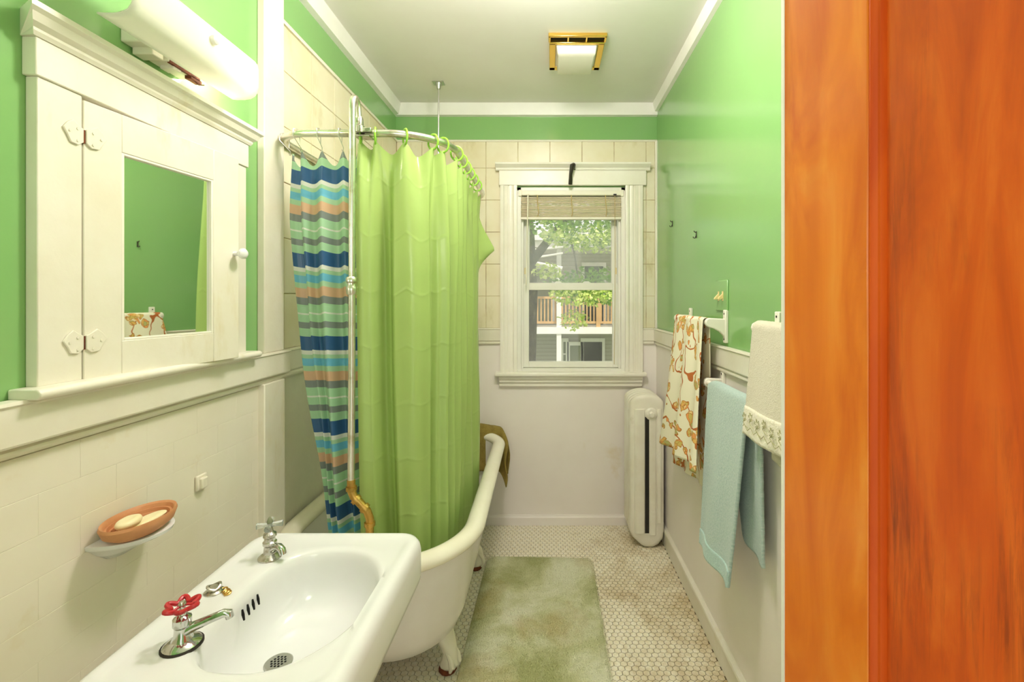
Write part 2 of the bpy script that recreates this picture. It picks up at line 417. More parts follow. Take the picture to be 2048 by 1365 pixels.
# ------------------------------------------------------------------ room shell
XL, XR, YB, ZC, Y0 = -.93, .66, 2.865, 2.56, -1.1
floor = struct(box(XL, XR, Y0, YB, -.08, -.0025).build('floor', 'grout_floor'), 'small ivory hexagon tile floor with dark grout and grime')
ceil_ = struct(box(XL-.12, XR+.12, Y0, YB+.2, ZC, ZC+.12).build('ceiling', 'ceiling_white'), 'plain flat off-white painted ceiling')
wl = struct(box(XL-.12, XL, Y0, YB+.2, -.08, ZC).build('wall_left', 'green_paint'), 'green wall behind the tub and sink, tiled and panelled below')
wr = struct(box(XR, XR+.12, Y0, YB+.2, -.08, ZC).build('wall_right', 'green_paint'), 'glossy green wall with cream wainscot behind the towel bars')
WX0, WX1, WZ0, WZ1 = -.195, .47, .93, 2.055       # window opening
mb = MB().box(XL, WX0, YB, YB+.2, -.08, ZC).box(WX1, XR, YB, YB+.2, -.08, ZC).box(WX0, WX1, YB, YB+.2, -.08, WZ0).box(WX0, WX1, YB, YB+.2, WZ1, ZC)
wb = struct(mb.build('wall_back', 'green_paint'), 'end wall with the window, green above cream tile')
# front wall with the doorway the picture is taken from
mb = MB().box(XL, -.36, -.20, -.08, -.08, ZC).box(.63, XR, -.20, -.08, -.08, ZC).box(-.36, .63, -.20, -.08, 2.07, ZC)
struct(mb.build('wall_front', 'green_paint'), 'green wall with the doorway')

# lower wall panels
box(XR-.004, XR, -.08, YB, 0, 1.12).build('wainscot_panel', 'pink_white', wr)
mb = MB().box(XL, WX0, YB-.004, YB, 0, 1.12).box(WX1, XR, YB-.004, YB, 0, 1.12).box(WX0, WX1, YB-.004, YB, 0, WZ0)
mb.build('wainscot_panel', 'pink_white', wb)
box(XL, XL+.004, 1.60, YB, 0, 1.12).build('plaster_panel', 'peeling_paint', wl)
# painted subway tile behind the sink
TW, TH = .154, .0765
tile_cache = {}
def wall_tile(a0, a1, z0, z1, plane, depth, mat, parent, gap=.0012, name='tile', lift=0, ch=.0016):
    """rectangular chamfered tile on a wall: plane 'L' (x = XL facing +x) or 'B' (y = YB facing -y)"""
    w_, h_ = round(a1-a0, 4), round(z1-z0, 4)
    key = (w_, h_, plane, depth, mat)
    if key not in tile_cache:
        W, H, c = w_/2-gap, h_/2-gap, ch
        if plane == 'L':
            vs = [(0,-W,-H),(0,W,-H),(0,W,H),(0,-W,H),(depth-c*.6,-W,-H),(depth-c*.6,W,-H),(depth-c*.6,W,H),(depth-c*.6,-W,H),
                  (depth,-W+c,-H+c),(depth,W-c,-H+c),(depth,W-c,H-c),(depth,-W+c,H-c)]
        else:
            vs = [(-W,0,-H),(W,0,-H),(W,0,H),(-W,0,H),(-W,-depth+c*.6,-H),(W,-depth+c*.6,-H),(W,-depth+c*.6,H),(-W,-depth+c*.6,H),
                  (-W+c,-depth,-H+c),(W-c,-depth,-H+c),(W-c,-depth,H-c),(-W+c,-depth,H-c)]
        fs = [(0,1,2,3),(8,9,10,11)]+[(i, (i+1) % 4, 4+(i+1) % 4, 4+i) for i in range(4)]+[(4+i, 4+(i+1) % 4, 8+(i+1) % 4, 8+i) for i in range(4)]
        o = MB().add(vs, fs).build(name, mat, parent); tile_cache[key] = o.data
    else:
        o = bpy.data.objects.new(name, tile_cache[key]); C.objects.link(o); attach(o, parent)
    c0 = (a0+a1)/2; zc = (z0+z1)/2
    o.location = (XL+lift, c0, zc) if plane == 'L' else (c0, YB-lift, zc)
    return o
box(XL, XL+.0035, .62, 1.50, 0, 1.10).build('tile_backing', 'old_trim', wl)
zz, row = 1.095, 0
while zz > .3:
    y = .62 - (TW/2 if row % 2 else 0)
    while y < 1.497:
        a0, a1 = max(y, .62), min(y+TW, 1.497)
        if a1-a0 > .01: wall_tile(a0, a1, zz-TH, zz, 'L', .0060, 'cream_wainscot', wl, gap=.0001, ch=.0007, lift=random.uniform(-.0001, .0002))
        y += TW
    zz -= TH; row += 1
box(XL, XL+.006, -.08, .62, 0, 1.10).build('wainscot_panel', 'cream_wainscot', wl)
box(XL, XL+.006, .62, 1.497, 0, zz).build('wainscot_panel', 'cream_wainscot', wl)
# cream marble-look tile around the tub
TS = .195; ZT = 2.336
box(XL, XL+.0025, 1.61, YB, 1.15, ZT).build('tile_backing', 'tile_grout', wl)
def sub_rect(r, h):
    a0, a1, b0, b1 = r; c0, c1, d0, d1 = h
    if a1 <= c0 or a0 >= c1 or b1 <= d0 or b0 >= d1: return [r]
    out = []
    if a0 < c0: out.append((a0, c0, b0, b1))
    if a1 > c1: out.append((c1, a1, b0, b1))
    m0, m1 = max(a0, c0), min(a1, c1)
    if b0 < d0: out.append((m0, m1, b0, d0))
    if b1 > d1: out.append((m0, m1, d1, b1))
    return out
zr = [1.197+TS*i for i in range(6)]+[ZT]
yr = [1.61]+[1.642+TS*i for i in range(7)]; yr[-1] = YB-.006
for i in range(6):
    for j in range(len(yr)-1):
        wall_tile(yr[j], yr[j+1], zr[i], zr[i+1], 'L', .005, 'marble_tile', wl, gap=.0015, lift=random.uniform(-.0004, .0006))
hole = (-.275, .565, 1.0, 2.15)
mb = MB()
for r in sub_rect((XL, XR, 1.15, ZT), hole): mb.box(r[0], r[1], YB-.0025, YB, r[2], r[3])
mb.build('tile_backing', 'tile_grout', wb)
xr = [XL+.006, -.771, -.576, -.381, -.186, .009, .204, .399, .594, XR-.012]
for i in range(6):
    for j in range(len(xr)-1):
        for r in sub_rect((xr[j], xr[j+1], zr[i], zr[i+1]), hole):
            if r[1]-r[0] > .008 and r[3]-r[2] > .008:
                wall_tile(r[0], r[1], r[2], r[3], 'B', .005, 'marble_tile', wb, gap=.0014, lift=random.uniform(-.0004, .0006))

# hexagonal floor tiles
HP = .0254; HR = HP/math.sqrt(3)-.0011; RW = HP*math.sqrt(3)/2
def hexv(cx, cy, r=HR, z0=-.0026, z1=0.0, c=.0009, tilt=(0, 0)):
    vs = []
    for zz_, rr in ((z0, r), (z1-c*.6, r), (z1, r-c)):
        for k in range(6):
            a = PI/6+k*PI/3; dx, dy = rr*math.cos(a), rr*math.sin(a)
            vs.append((cx+dx, cy+dy, zz_+(tilt[0]*dx+tilt[1]*dy if zz_ > -.002 else 0)))
    fs = [(12, 13, 14, 15, 16, 17)]
    for L in (0, 6):
        fs += [(L+k, L+(k+1) % 6, L+6+(k+1) % 6, L+6+k) for k in range(6)]
    return vs, fs
hex_all = []
j = 0; y = 1.02
while y < YB-.014:
    x = XL+.02+(HP/2 if j % 2 else 0)
    while x < XR-.012:
        hex_all.append((x, y)); x += HP
    y += RW; j += 1
def shows(x, y):
    px = 1097+940*x/y; py = 600+940*1.37/y
    if py > 1362: return False
    if -.34 < x < .235 and y < 2.47: return False          # under the bath mat
    if x < -.30 and y > 1.72: return False                 # under the tub
    if x < -.45: return False
    return True
vis = sorted([p for p in hex_all if shows(*p)], key=lambda p: p[1])[:300]
vset = set(vis)
hv, hf = hexv(0, 0); hm = None
for (x, y) in vis:
    if hm is None:
        o = MB().add(hv, hf).build('hexagon_tile', 'hex_tile', floor); hm = o.data
    else:
        o = bpy.data.objects.new('hexagon_tile', hm); C.objects.link(o); attach(o, floor)
    o.location = (x+random.uniform(-.0003, .0003), y+random.uniform(-.0003, .0003), random.uniform(-.0003, .0002))
    o.rotation_euler = (random.uniform(-.008, .008), random.uniform(-.008, .008), random.uniform(-.03, .03))
mb = MB()
for p in hex_all:
    if p in vset: continue
    mb.add(*hexv(p[0], p[1], z1=random.uniform(-.0003, .0002), tilt=(random.uniform(-.01, .01), random.uniform(-.01, .01))))
o = mb.build('hexagon_tile_field', 'hex_tile', floor); o['kind'] = 'stuff'
box(XL, XR, Y0, 1.0, -.0026, -.0005).build('near_floor_screed', 'hex_tile', floor)

# trims
def rail_prof(sgn, base, t=.02):
    """chair rail section (offset from wall, z)"""
    q = [(0, 1.100), (.010, 1.100), (.014, 1.106), (.014, 1.112), (.009, 1.117), (t-.002, 1.120), (t, 1.124), (t, 1.188), (t+.004, 1.192), (t+.002, 1.198), (0, 1.198)]
    return [(base+sgn*a, z) for a, z in q]
struct(MB().prism(rail_prof(1, XL+.006, .026), 'y', -.08, 1.635).build('trim_1', 'old_trim', smooth=True, angle=25), 'cream chair rail under the medicine cabinet')
struct(MB().prism(rail_prof(1, XL+.005, .014), 'y', 1.635, YB-.02).build('trim_2', 'old_trim', smooth=True, angle=25), 'narrow chair rail on the wall behind the striped curtain')
struct(MB().prism(rail_prof(-1, YB-.005, .016), 'x', XL+.02, -.283).build('trim_3', 'old_trim', smooth=True, angle=25), 'short chair rail between tub corner and window casing')
struct(MB().prism(rail_prof(-1, YB-.005, .016), 'x', .572, XR-.02).build('trim_4', 'old_trim', smooth=True, angle=25), 'short chair rail between window casing and towel wall')
struct(MB().prism(rail_prof(-1, XR-.004, .018), 'y', -.08, YB-.02).build('trim_5', 'old_trim', smooth=True, angle=25), 'long cream chair rail behind the towel bars')
tr = struct(box(XL, XL+.026, 1.497, 1.613, .0, 1.10).build('trim_6', 'old_trim', bevel=.003), 'vertical cream board between sink wall and tub wall')
box(XL, XL+.024, 1.499, 1.611, 1.198, 2.56).build('upper_board', 'old_trim', tr, bevel=.003)
# crown
for i, (a, lab) in enumerate((('L', 'white crown board above the tub wall'), ('B', 'white crown board above the window'), ('R', 'white crown board above the towel wall'))):
    if a == 'L': mb = MB().prism([(XL, ZC), (XL+.038, ZC), (XL+.038, ZC-.012), (XL+.024, ZC-.066), (XL, ZC-.072)], 'y', -.08, YB)
    if a == 'R': mb = MB().prism([(XR, ZC), (XR-.03, ZC), (XR-.03, ZC-.012), (XR-.018, ZC-.05), (XR, ZC-.054)], 'y', -.08, YB)
    if a == 'B': mb = MB().prism([(YB, ZC), (YB-.032, ZC), (YB-.032, ZC-.012), (YB-.022, ZC-.070), (YB, ZC-.074)], 'x', XL, XR)
    struct(mb.build('trim_%d' % (7+i), 'crown_white', smooth=True, angle=20), lab)
struct(MB().prism([(XL, ZT+.014), (XL+.007, ZT+.014), (XL+.013, ZT+.004), (XL+.013, ZT-.006), (XL, ZT-.006)], 'y', 1.613, YB).build('trim_10', 'old_trim'), 'thin cap moulding over the tub wall tile')
struct(MB().prism([(YB, ZT+.008), (YB-.007, ZT+.008), (YB-.011, ZT+.002), (YB-.011, ZT-.004), (YB, ZT-.004)], 'x', XL, XR).build('trim_11', 'old_trim'), 'thin cap moulding over the window wall tile')
struct(MB().prism([(XR, YB), (XR-.012, YB), (XR-.012, YB-.006), (XR-.007, YB-.013), (XR, YB-.013)], 'z', 1.198, ZT).build('trim_12', 'white_trim'), 'thin white corner bead beside the window tile')
# baseboards
struct(MB().prism([(YB, 0), (YB-.016, 0), (YB-.016, .048), (YB-.012, .052), (YB-.010, .062), (YB, .062)], 'x', XL, XR).build('baseboard_back', 'pink_white', bevel=.001), 'low pinkish white baseboard under the window')
struct(MB().prism([(XR, 0), (XR-.018, 0), (XR-.018, .080), (XR-.022, .084), (XR-.020, .094), (XR-.010, .102), (XR, .102)], 'y', -.08, YB).build('baseboard_right', 'old_trim', bevel=.001), 'cream baseboard below the towels')

# ------------------------------------------------------------------ window
win = bpy.data.objects.new('window_1', None); C.objects.link(win); win.location = (.135, YB, WZ0); struct(win, 'double-hung window with white fluted casing')
YF = YB-.005
def fluted(x0, x1, z0, z1, name):
    n = 8; pts = [(x0, YF)]
    xs = [x0, x0+.008, x0+.018, x0+.026, x0+.034, x0+.046, (x0+x1)/2-.004, (x0+x1)/2+.004, x1-.046, x1-.034, x1-.026, x1-.018, x1-.008, x1]
    ds = [.024, .026, .026, .019, .022, .022, .016, .016, .022, .022, .019, .026, .026, .024]
    pts = [(x0, YF)]+[(a, YF-d) for a, d in zip(xs, ds)]+[(x1, YF)]
    MB().prism(pts, 'z', z0, z1).build(name, 'white_trim', win, smooth=True, angle=22)
fluted(-.292, -.190, .934, 2.062, 'side_casing'); fluted(.465, .570, .934, 2.062, 'side_casing')
box(-.298, .590, YF-.028, YF, 2.062, 2.150).build('head_casing', 'white_trim', win, bevel=.002)
hc = MB().prism([(YF, 2.150), (YF-.030, 2.150), (YF-.034, 2.158), (YF-.034, 2.164), (YF-.042, 2.170), (YF-.056, 2.182), (YF-.058, 2.192), (YF, 2.192)], 'x', -.318, .612)
hc.build('head_cornice', 'white_trim', win, smooth=True, angle=20)
box(-.322, .588, YF-.062, YF+.05, .910, .934).build('stool', 'white_trim', win, bevel=.008, seg=3)
MB().prism([(YF, .910), (YF-.042, .910), (YF-.042, .893), (YF-.032, .886), (YF-.032, .872), (YF-.022, .866), (YF-.022, .846), (YF, .846)], 'x', -.298, .566).build('apron', 'white_trim', win, bevel=.002)
# jambs, sill inside the opening
mb = MB().box(WX0, WX0+.028, YB-.004, YB+.17, WZ0, WZ1).box(WX1-.028, WX1, YB-.004, YB+.17, WZ0, WZ1).box(WX0, WX1, YB-.004, YB+.17, WZ1-.02, WZ1).box(WX0, WX1, YB, YB+.17, WZ0-.004, WZ0+.02)
mb.build('jamb', 'vinyl_white', win, bevel=.001)
mb = MB().box(WX0+.028, WX0+.042, YB+.02, YB+.034, WZ0+.02, WZ1-.02).box(WX1-.042, WX1-.028, YB+.02, YB+.034, WZ0+.02, WZ1-.02)
mb.build('stop_bead', 'vinyl_white', win, bevel=.001)
def sash(name, x0, x1, z0, z1, y0, st, bot, top, glass, nm):
    s_ = MB().box(x0, x0+st, y0, y0+.03, z0, z1).box(x1-st, x1, y0, y0+.03, z0, z1).box(x0+st, x1-st, y0, y0+.03, z0, z0+bot).box(x0+st, x1-st, y0, y0+.03, z1-top, z1).build(name, 'vinyl_white', win, bevel=.002)
    g = MB().box(x0+st-.004, x1-st+.004, y0+.012, y0+.016, z0+bot-.004, z1-top+.004).build('glass_pane', glass, s_)
    return s_
SX0, SX1 = WX0+.036, WX1-.036
sl = sash('lower_sash', SX0, SX1, .952, 1.470, YB+.036, .038, .036, .040, 'glass_clear', 'l')
su = sash('upper_sash', SX0+.004, SX1-.004, 1.440, 2.036, YB+.072, .036, .036, .036, 'glass_dusty', 'u')
mb = MB()
for cx in (.06, .235): mb.prism([(cx-.036, 1.470), (cx-.022, 1.476), (cx-.014, 1.484), (cx+.014, 1.484), (cx+.022, 1.476), (cx+.036, 1.470)], 'y', YB+.038, YB+.062)
mb.build('sash_lock', 'white_plastic', sl, bevel=.0015)
mb = MB()
for cx in (SX0+.012, SX1-.012): mb.box(cx-.003, cx+.003, YB+.07, YB+.0725, 1.53, 1.57)
mb.build('tilt_latch', 'switch_ivory', su)

# old iron drapery bracket on the head casing
br = MB().tube([(.148, YF-.030, 2.168), (.148, YF-.075, 2.170), (.140, YF-.086, 2.163), (.136, YF-.088, 2.14), (.131, YF-.084, 2.11), (.131, YF-.074, 2.09), (.130, YF-.060, 2.058)], [.013, .013, .014, .012, .010, .011, .012], 8)
br.box(.136, .162, YF-.0335, YF-.0285, 2.152, 2.184)
tag(br.build('drapery_bracket', 'dark_iron', smooth=True), 'dark iron drapery bracket on the window head casing', 'bracket')

# mini blind drawn up
bl = thing('window_blind', 'raised tan mini blind bunched at the top of the window', 'blind', (.138, YB+.012, 2.03))
box(WX0+.020, WX1-.020, YB-.012, YB+.018, 2.006, 2.034).build('headrail', 'blind_rail', bl, bevel=.002)
for xa in (WX0+.014, WX1-.032): box(xa, xa+.018, YB-.016, YB+.02, 2.000, 2.038).build('end_bracket', 'blind_rail', bl, bevel=.002)
for k in range(14):
    z = 1.994-.0088*k; sag = random.uniform(-.0015, .0015)
    mb = MB()
    for sgn, y_, dz in ((0, 0, 0),):
        pts = [(YB-.014, z-.0062+sag), (YB-.004, z+.0015), (YB+.014, z+.0030), (YB+.014, z+.0014), (YB-.004, z-.0003), (YB-.013, z-.0080+sag)]
    mb.prism(pts, 'x', WX0+.030+random.uniform(-.003, .003), WX1-.030+random.uniform(-.003, .003)).build('slat', 'blind_slat', bl)
box(WX0+.026, WX1-.028, YB-.012, YB+.016, 1.858, 1.874).build('bottom_rail', 'blind_rail', bl, bevel=.003)
for xx in (-.068, .138, .345):
    MB().tube([(xx, YB-.0155, 2.006), (xx+.002, YB-.017, 1.96), (xx+.008, YB-.020, 1.90), (xx+.003, YB-.016, 1.875)], .0028, 6).build('ladder_tape', 'blind_cord', bl)
MB().tube([(-.124, YB-.020, 2.010), (-.126, YB-.024, 1.9), (-.134, YB-.030, 1.46)], .0042, 8).build('tilt_wand', 'blind_rail', bl, smooth=True)
MB().tube([(.402, YB-.016, 2.01), (.403, YB-.02, 1.6), (.400, YB-.024, 1.2), (.396, YB-.030, .98)], .0016, 6).build('lift_cord', 'blind_cord', bl)
box(.394, .412, YB-.020, YB-.010, 2.004, 2.012).build('cord_lock', 'dark_iron', bl)

# ------------------------------------------------------------------ clawfoot tub
tub = thing('clawfoot_tub', 'white clawfoot bathtub with cream rolled rim', 'bathtub', (-.575, 2.06, 0))
TX0, TX1, TY0, TY1, ZR = -.918, -.222, 1.335, 2.80, .602
def tub_outline(i, near=0):
    """rim outline inset by i; the long open side leans out a touch towards the sink"""
    pts = rrect(TX0+i, TX1-i, TY0+i+near, TY1-i, (max(.33-i, .05), max(.33-i, .05), max(.24-i, .05), max(.24-i, .05)), 14)
    return [(x-(.016*(y-1.6) if x > -.5 else 0), y) for x, y in pts]
def ringz(i, z, near=0): return [(x, y, z) for x, y in tub_outline(i, near)]
prof = [(.020, .572, 0), (.034, .560, 0), (.044, .50, .0), (.058, .38, .01), (.076, .28, .03), (.108, .20, .07), (.150, .150, .10), (.215, .122, .12), (.28, .118, .12)]
outer = [ringz(*p) for p in prof]
inner = [ringz(*p) for p in [(.25, .145, .12), (.19, .155, .10), (.13, .20, .06), (.10, .30, .02), (.082, .42, .0), (.070, .53, 0), (.062, .575, 0)]]
mb = MB().loft(outer[::1], False, True); mb.loft(inner, True, False)
mb.build('tub_body', 'enamel_white', tub, smooth=True, angle=60)
rp = []
for k in range(15):
    a = PI*(1.12-1.3*k/14)     # rolled top from inside to outside
    rp.append((.034-.034*math.cos(a-PI)*-1 if False else .036+.036*math.cos(a), ZR-.030+.032*math.sin(a)))
rim = []
for k in range(18):
    a = 2*PI*k/18
    rim.append(ringz(.034+.034*math.cos(a), ZR-.026+.026*math.sin(a)*(1 if math.sin(a) > 0 else .9)))
MB().loft(rim, False, False, True, True).build('rolled_rim', 'enamel_cream', tub, smooth=True, angle=80)
def claw(x, y, dx, dy, mat='enamel_cream'):
    d = Vector((dx, dy, 0)).normalized(); s_ = Vector((-d.y, d.x, 0)); p0 = Vector((x, y, 0))
    prof = [(-.055, .205, .050, .014), (-.030, .170, .050, .020), (-.005, .135, .044, .026), (.016, .100, .034, .030), (.026, .072, .026, .028), (.026, .050, .030, .030), (.022, .032, .034, .034), (.016, .018, .028, .030)]
    rings = []
    for off, z, wd, dp in prof:
        c_ = p0+d*off+Vector((0, 0, z))
        rings.append([c_+s_*(wd*math.cos(2*PI*k/14))*(1+.10*math.cos(6*PI*k/14))+d*(dp*math.sin(2*PI*k/14)) for k in range(14)])
    f_ = MB().loft(rings).build('claw_foot', mat, tub, smooth=True, angle=60)
    for t_ in (-1, 0, 1):
        q = p0+d*.030+s_*(.020*t_)
        MB().tube([q+Vector((0, 0, .085))-d*.004, q+d*.014+Vector((0, 0, .060)), q+d*.020+Vector((0, 0, .036)), q+d*.012+Vector((0, 0, .014))], [.006, .010, .011, .005], 8).build('toe', mat, f_, smooth=True)
    MB().lathe([(.030, 0), (.034, .006), (.031, .016), (.018, .022)], (x+d.x*.014, y+d.y*.014, 0), 12).build('rusty_pad', 'rust', f_, smooth=True)
claw(-.385, 1.745, 1, -.55); claw(-.755, 1.745, -1, -.55); claw(-.385, 2.395, 1, .25); claw(-.755, 2.395, -1, .25)

# mustard washcloth over the far rim
def cloth_path(pts, t):
    """point at fraction t of polyline"""
    L = [0]
    for a, b_ in zip(pts, pts[1:]): L.append(L[-1]+(Vector(b_)-Vector(a)).length)
    d = t*L[-1]
    for i in range(len(pts)-1):
        if d <= L[i+1] or i == len(pts)-2:
            f_ = (d-L[i])/max(L[i+1]-L[i], 1e-9); return Vector(pts[i]).lerp(Vector(pts[i+1]), f_)
def mustard(u, v):
    x = -.42+.185*u
    p = cloth_path([(0, 2.655, .40), (0, 2.695, .55), (0, 2.71, .605), (0, 2.745, .630), (0, 2.785, .627), (0, 2.815, .60), (0, 2.828, .54), (0, 2.83, .46)], v)
    z = p.z+.03*math.sin(u*5+1)*(1-abs(2*v-1))*.4 + (-.05*u*(v > .7)*(v-.7)/.3)
    bend = max(0, u-.72)/.28
    return (x+.006*math.sin(v*17), p.y-.055*bend**1.5+.006*math.sin(u*9+v*4), z-.07*bend**2+random.uniform(-.001, .001))
tag(grid('washcloth', 'mustard_terry', None, 30, 40, mustard, lambda u, v: (u*.2, v*.4), solid=.007), 'mustard yellow washcloth draped over the far tub rim', 'washcloth')

# ------------------------------------------------------------------ shower ring, riser, curtains
RX0, RX1, RY0, RY1, RZ, RR = -.912, -.335, 1.535, 2.58, 1.914, .20
RC = (.12, RR, RR, .12)
ring_pts = rrect(RX0, RX1, RY0, RY1, RC, 16)
sr = thing('shower_curtain_ring', 'oval nickel shower curtain rail hung from a ceiling rod', 'curtain rail', (-.62, 2.05, RZ))
MB().tube([(x, y, RZ) for x, y in ring_pts], .0125, 12, loop=True).build('rail', 'nickel_pipe', sr, smooth=True)
MB().tube([(-.602, 2.575, ZC-.012), (-.604, 2.577, 2.2), (-.608, 2.58, RZ)], .0045, 8).build('hanger_rod', 'steel_wire', sr, smooth=True)
fl = MB().box(-.632, -.572, 2.550, 2.600, ZC-.004, ZC); fl.lathe([(.010, -.035), (.013, -.02), (.018, -.004)], (-.602, 2.575, ZC), 12)
fl.build('ceiling_flange', 'steel_wire', sr, smooth=True)
mb = MB().box(-.625, -.575, 1.508, 1.550, RZ-.018, RZ-.012).box(-.618, -.600, 1.506, 1.522, RZ-.004, RZ+.026).box(-.625, -.566, 1.496, 1.512, RZ-.008, RZ+.006)
mb.build('clamp', 'worn_chrome', sr, bevel=.002)

rs = thing('shower_riser', 'tall nickel shower riser pipe with brass elbow in the tub', 'shower pipe', (-.60, 1.46, .55))
RXP, RYP = -.610, 1.462
MB().tube([(RXP-.004, RYP, .80), (RXP-.002, RYP, 1.2), (RXP, RYP, 1.96)], .0105, 12).build('riser_tube', 'nickel_pipe', rs, smooth=True)
MB().lathe([(.012, -.035), (.016, -.03), (.017, -.012), (.014, -.008), (.014, .002), (.018, .006), (.018, .016), (.013, .022)], (RXP-.002, RYP, 1.42), 14).build('union_nut', 'nickel_pipe', rs, smooth=True)
pth = [(RXP, RYP, 1.955), (RXP, RYP, 1.975)]
for k in range(1, 13):
    a = PI*k/12; pth.append((RXP+.002*k/12, RYP+.038*(1-math.cos(a))/2*1.0, 1.975+.03*math.sin(a)))
pth += [(RXP+.003, RYP+.040, 1.955), (RXP+.004, RYP+.042, 1.92)]
MB().tube(pth, .0105, 12).build('gooseneck', 'nickel_pipe', rs, smooth=True)
MB().lathe([(.017, -.02), (.017, 0), (.013, .004), (.013, .022), (.011, .03)], (RXP+.004, RYP+.042, 1.925), 16).build('shower_head', 'worn_chrome', rs, smooth=True)
MB().tube([(RXP-.004, RYP, .81), (RXP-.003, RYP, .775), (RXP+.004, RYP, .758), (RXP+.030, RYP, .730), (RXP+.046, RYP, .712), (RXP+.054, RYP, .690), (RXP+.054, RYP, .655), (RXP+.054, RYP, .50)], .0125, 12).build('elbow_pipe', 'brass', rs, smooth=True)
mb = MB()
for p, d in (((RXP-.003, RYP, .783), (0, 0, 1)), ((RXP+.012, RYP, .748), (.7, 0, -.7)), ((RXP+.038, RYP, .722), (.7, 0, -.7)), ((RXP+.054, RYP, .672), (0, 0, 1))):
    d = Vector(d).normalized()*.006; MB().tube([Vector(p)-d, Vector(p)+d], .0165, 14).build('fitting_collar', 'brass', rs, smooth=True)
MB().tube([(RXP+.054, RYP+.0, .505), (RXP+.054, RYP-.05, .49), (RXP+.054, RYP-.085, .49)], .015, 12).build('tub_faucet', 'worn_chrome', rs, smooth=True)

class Path:
    """arc-length walk along the rail from the front-left straight, counter-clockwise"""
    def __init__(s, pts):
        s.p = [Vector((x, y)) for x, y in pts]; s.L = [0]
        for a, b_ in zip(s.p, s.p[1:]): s.L.append(s.L[-1]+(b_-a).length)
    def at(s, d):
        d = max(0, min(d, s.L[-1]-1e-6)); lo = 0
        for i in range(len(s.p)-1):
            if s.L[i+1] > d: lo = i; break
        f_ = (d-s.L[lo])/max(1e-9, s.L[lo+1]-s.L[lo]); a, b_ = s.p[lo], s.p[lo+1]
        t = (b_-a).normalized(); return a.lerp(b_, f_), Vector((t.y, -t.x))
fine = rrect(RX0, RX1, RY0, RY1, RC, 60)
walk = Path(fine[16:]+fine[:16])          # starts part way round the front-left corner
S_OFF = .138+.087                              # arc distance from the start to X = -.705 on the front straight
hooks_g = [S_OFF+h for h in (.092, .140, .235, .330, .372, .470, .560, .650, .745, .845, .950, 1.05)]
def phase(s_, hk):
    for i in range(len(hk)-1):
        if s_ <= hk[i+1]: return i+(s_-hk[i])/(hk[i+1]-hk[i])
    return len(hk)-1.0
gs0, gs1 = S_OFF+.072, S_OFF+1.06
CTRL = [(.05, .010), (.09, .020), (.120, .014), (.150, -.026), (.172, -.018), (.200, .012), (.260, .024), (.310, .014), (.335, -.010), (.358, .004), (.385, .020), (.420, -.010), (.455, .014), (.495, -.010),
        (.545, .016), (.60, -.012), (.66, .014), (.73, -.012), (.80, .014), (.88, -.012), (.96, .012), (1.08, 0)]
def ctrl(s_):
    for (a, fa), (b_, fb) in zip(CTRL, CTRL[1:]):
        if s_ <= b_:
            t = max(0, (s_-a)/(b_-a)); return fa+(fb-fa)*(.5-.5*math.cos(PI*t))
    return 0
def green_pt(u, v):
    s_ = gs0+(gs1-gs0)*u; ph = phase(s_, hooks_g); p, n = walk.at(s_)
    seg = int(min(max(ph, 0), 10)); fr = ph-math.floor(ph)
    wid = hooks_g[min(seg+1, 11)]-hooks_g[seg] if ph >= 0 else .05
    top = min(1, v*5); k = 1-math.exp(-v*9)
    rel = s_-S_OFF
    fold = .016*math.cos(2*PI*ph)*(1-k) + 1.55*ctrl(rel+.012*math.sin(v*3.1+rel*8)*v)*k
    fold += .0035*math.sin(rel*70+3*v)*math.sin(PI*min(1, v*2.2))*max(0, 1-v) + .004*math.sin(v*9+rel*14)*top
    fold += .085*max(0, 1-abs(u-.97)/.05)*(max(0, 1-(.175-v)/.10) if v < .175 else max(0, 1-(v-.175)/.07)**1.4)      # a free corner pokes out of the far end
    sag = (.018+.34*max(wid-.045, 0))*(math.sin(PI*fr)**1.3 if ph >= 0 else 0)
    zt = 1.888-sag
    z = zt+(.40-zt)*v
    lean = .030*v*max(0, 1-u*4)                  # leading edge drifts right lower down
    q = p+n*(fold-.012-.02*v*math.exp(-((u-.45)/.25)**2))
    return (q.x+lean, q.y, z)
gc = thing('shower_curtain', 'lime green vinyl shower curtain hanging inside the tub', 'shower curtain', (-.45, 1.75, .40))
grid('curtain_sheet', 'green_vinyl', gc, 360, 90, green_pt, lambda u, v: (u*1.25, -v*1.49+.02))
for h in hooks_g[:-1]:
    p, n = walk.at(h); t = Vector((-n.y, n.x)); pts = []
    for k in range(18):
        a = 2*PI*k/18; r = .021
        off = n*(r*math.sin(a)*1.0)+t*(.006*math.sin(a))
        pts.append((p.x+off.x, p.y+off.y, RZ-.008+.026*math.cos(a)))
    MB().tube(pts, .0034, 8, loop=True).build('curtain_hook', 'green_plastic_ring', gc, smooth=True)

hooks_b = [.03, .105, .18, .25, .30, .34]
bs0, bs1 = .012, .318
def blue_pt(u, v):
    s_ = bs0+(bs1-bs0)*u; p, n = walk.at(s_); ph = phase(s_, hooks_b); fr = ph-math.floor(ph)
    fold = .016*math.cos(2*PI*ph)*(.5+.5*min(1, v*6)) + .010*math.sin(2*PI*ph*.62+.8)*min(1, v*3) + .006*v*math.sin(14*v+6*u)
    zt = 1.868-.050*(math.sin(PI*fr) if ph > 0 else 0)
    z = zt+(.46-zt)*v
    q = p+n*(fold-.030)
    shift = .165*(max(0, v-.12)/.88)**1.35*(1-u)**1.1     # hem pulled towards the riser
    return (q.x+shift, q.y+.02*v+.07*max(0, u-.66)*min(1, v*5), z+.012*math.sin(u*9+v*8)*v)
bc = thing('shower_curtain', 'blue green and peach striped vinyl shower curtain behind the riser', 'shower curtain', (-.72, 1.56, .46))
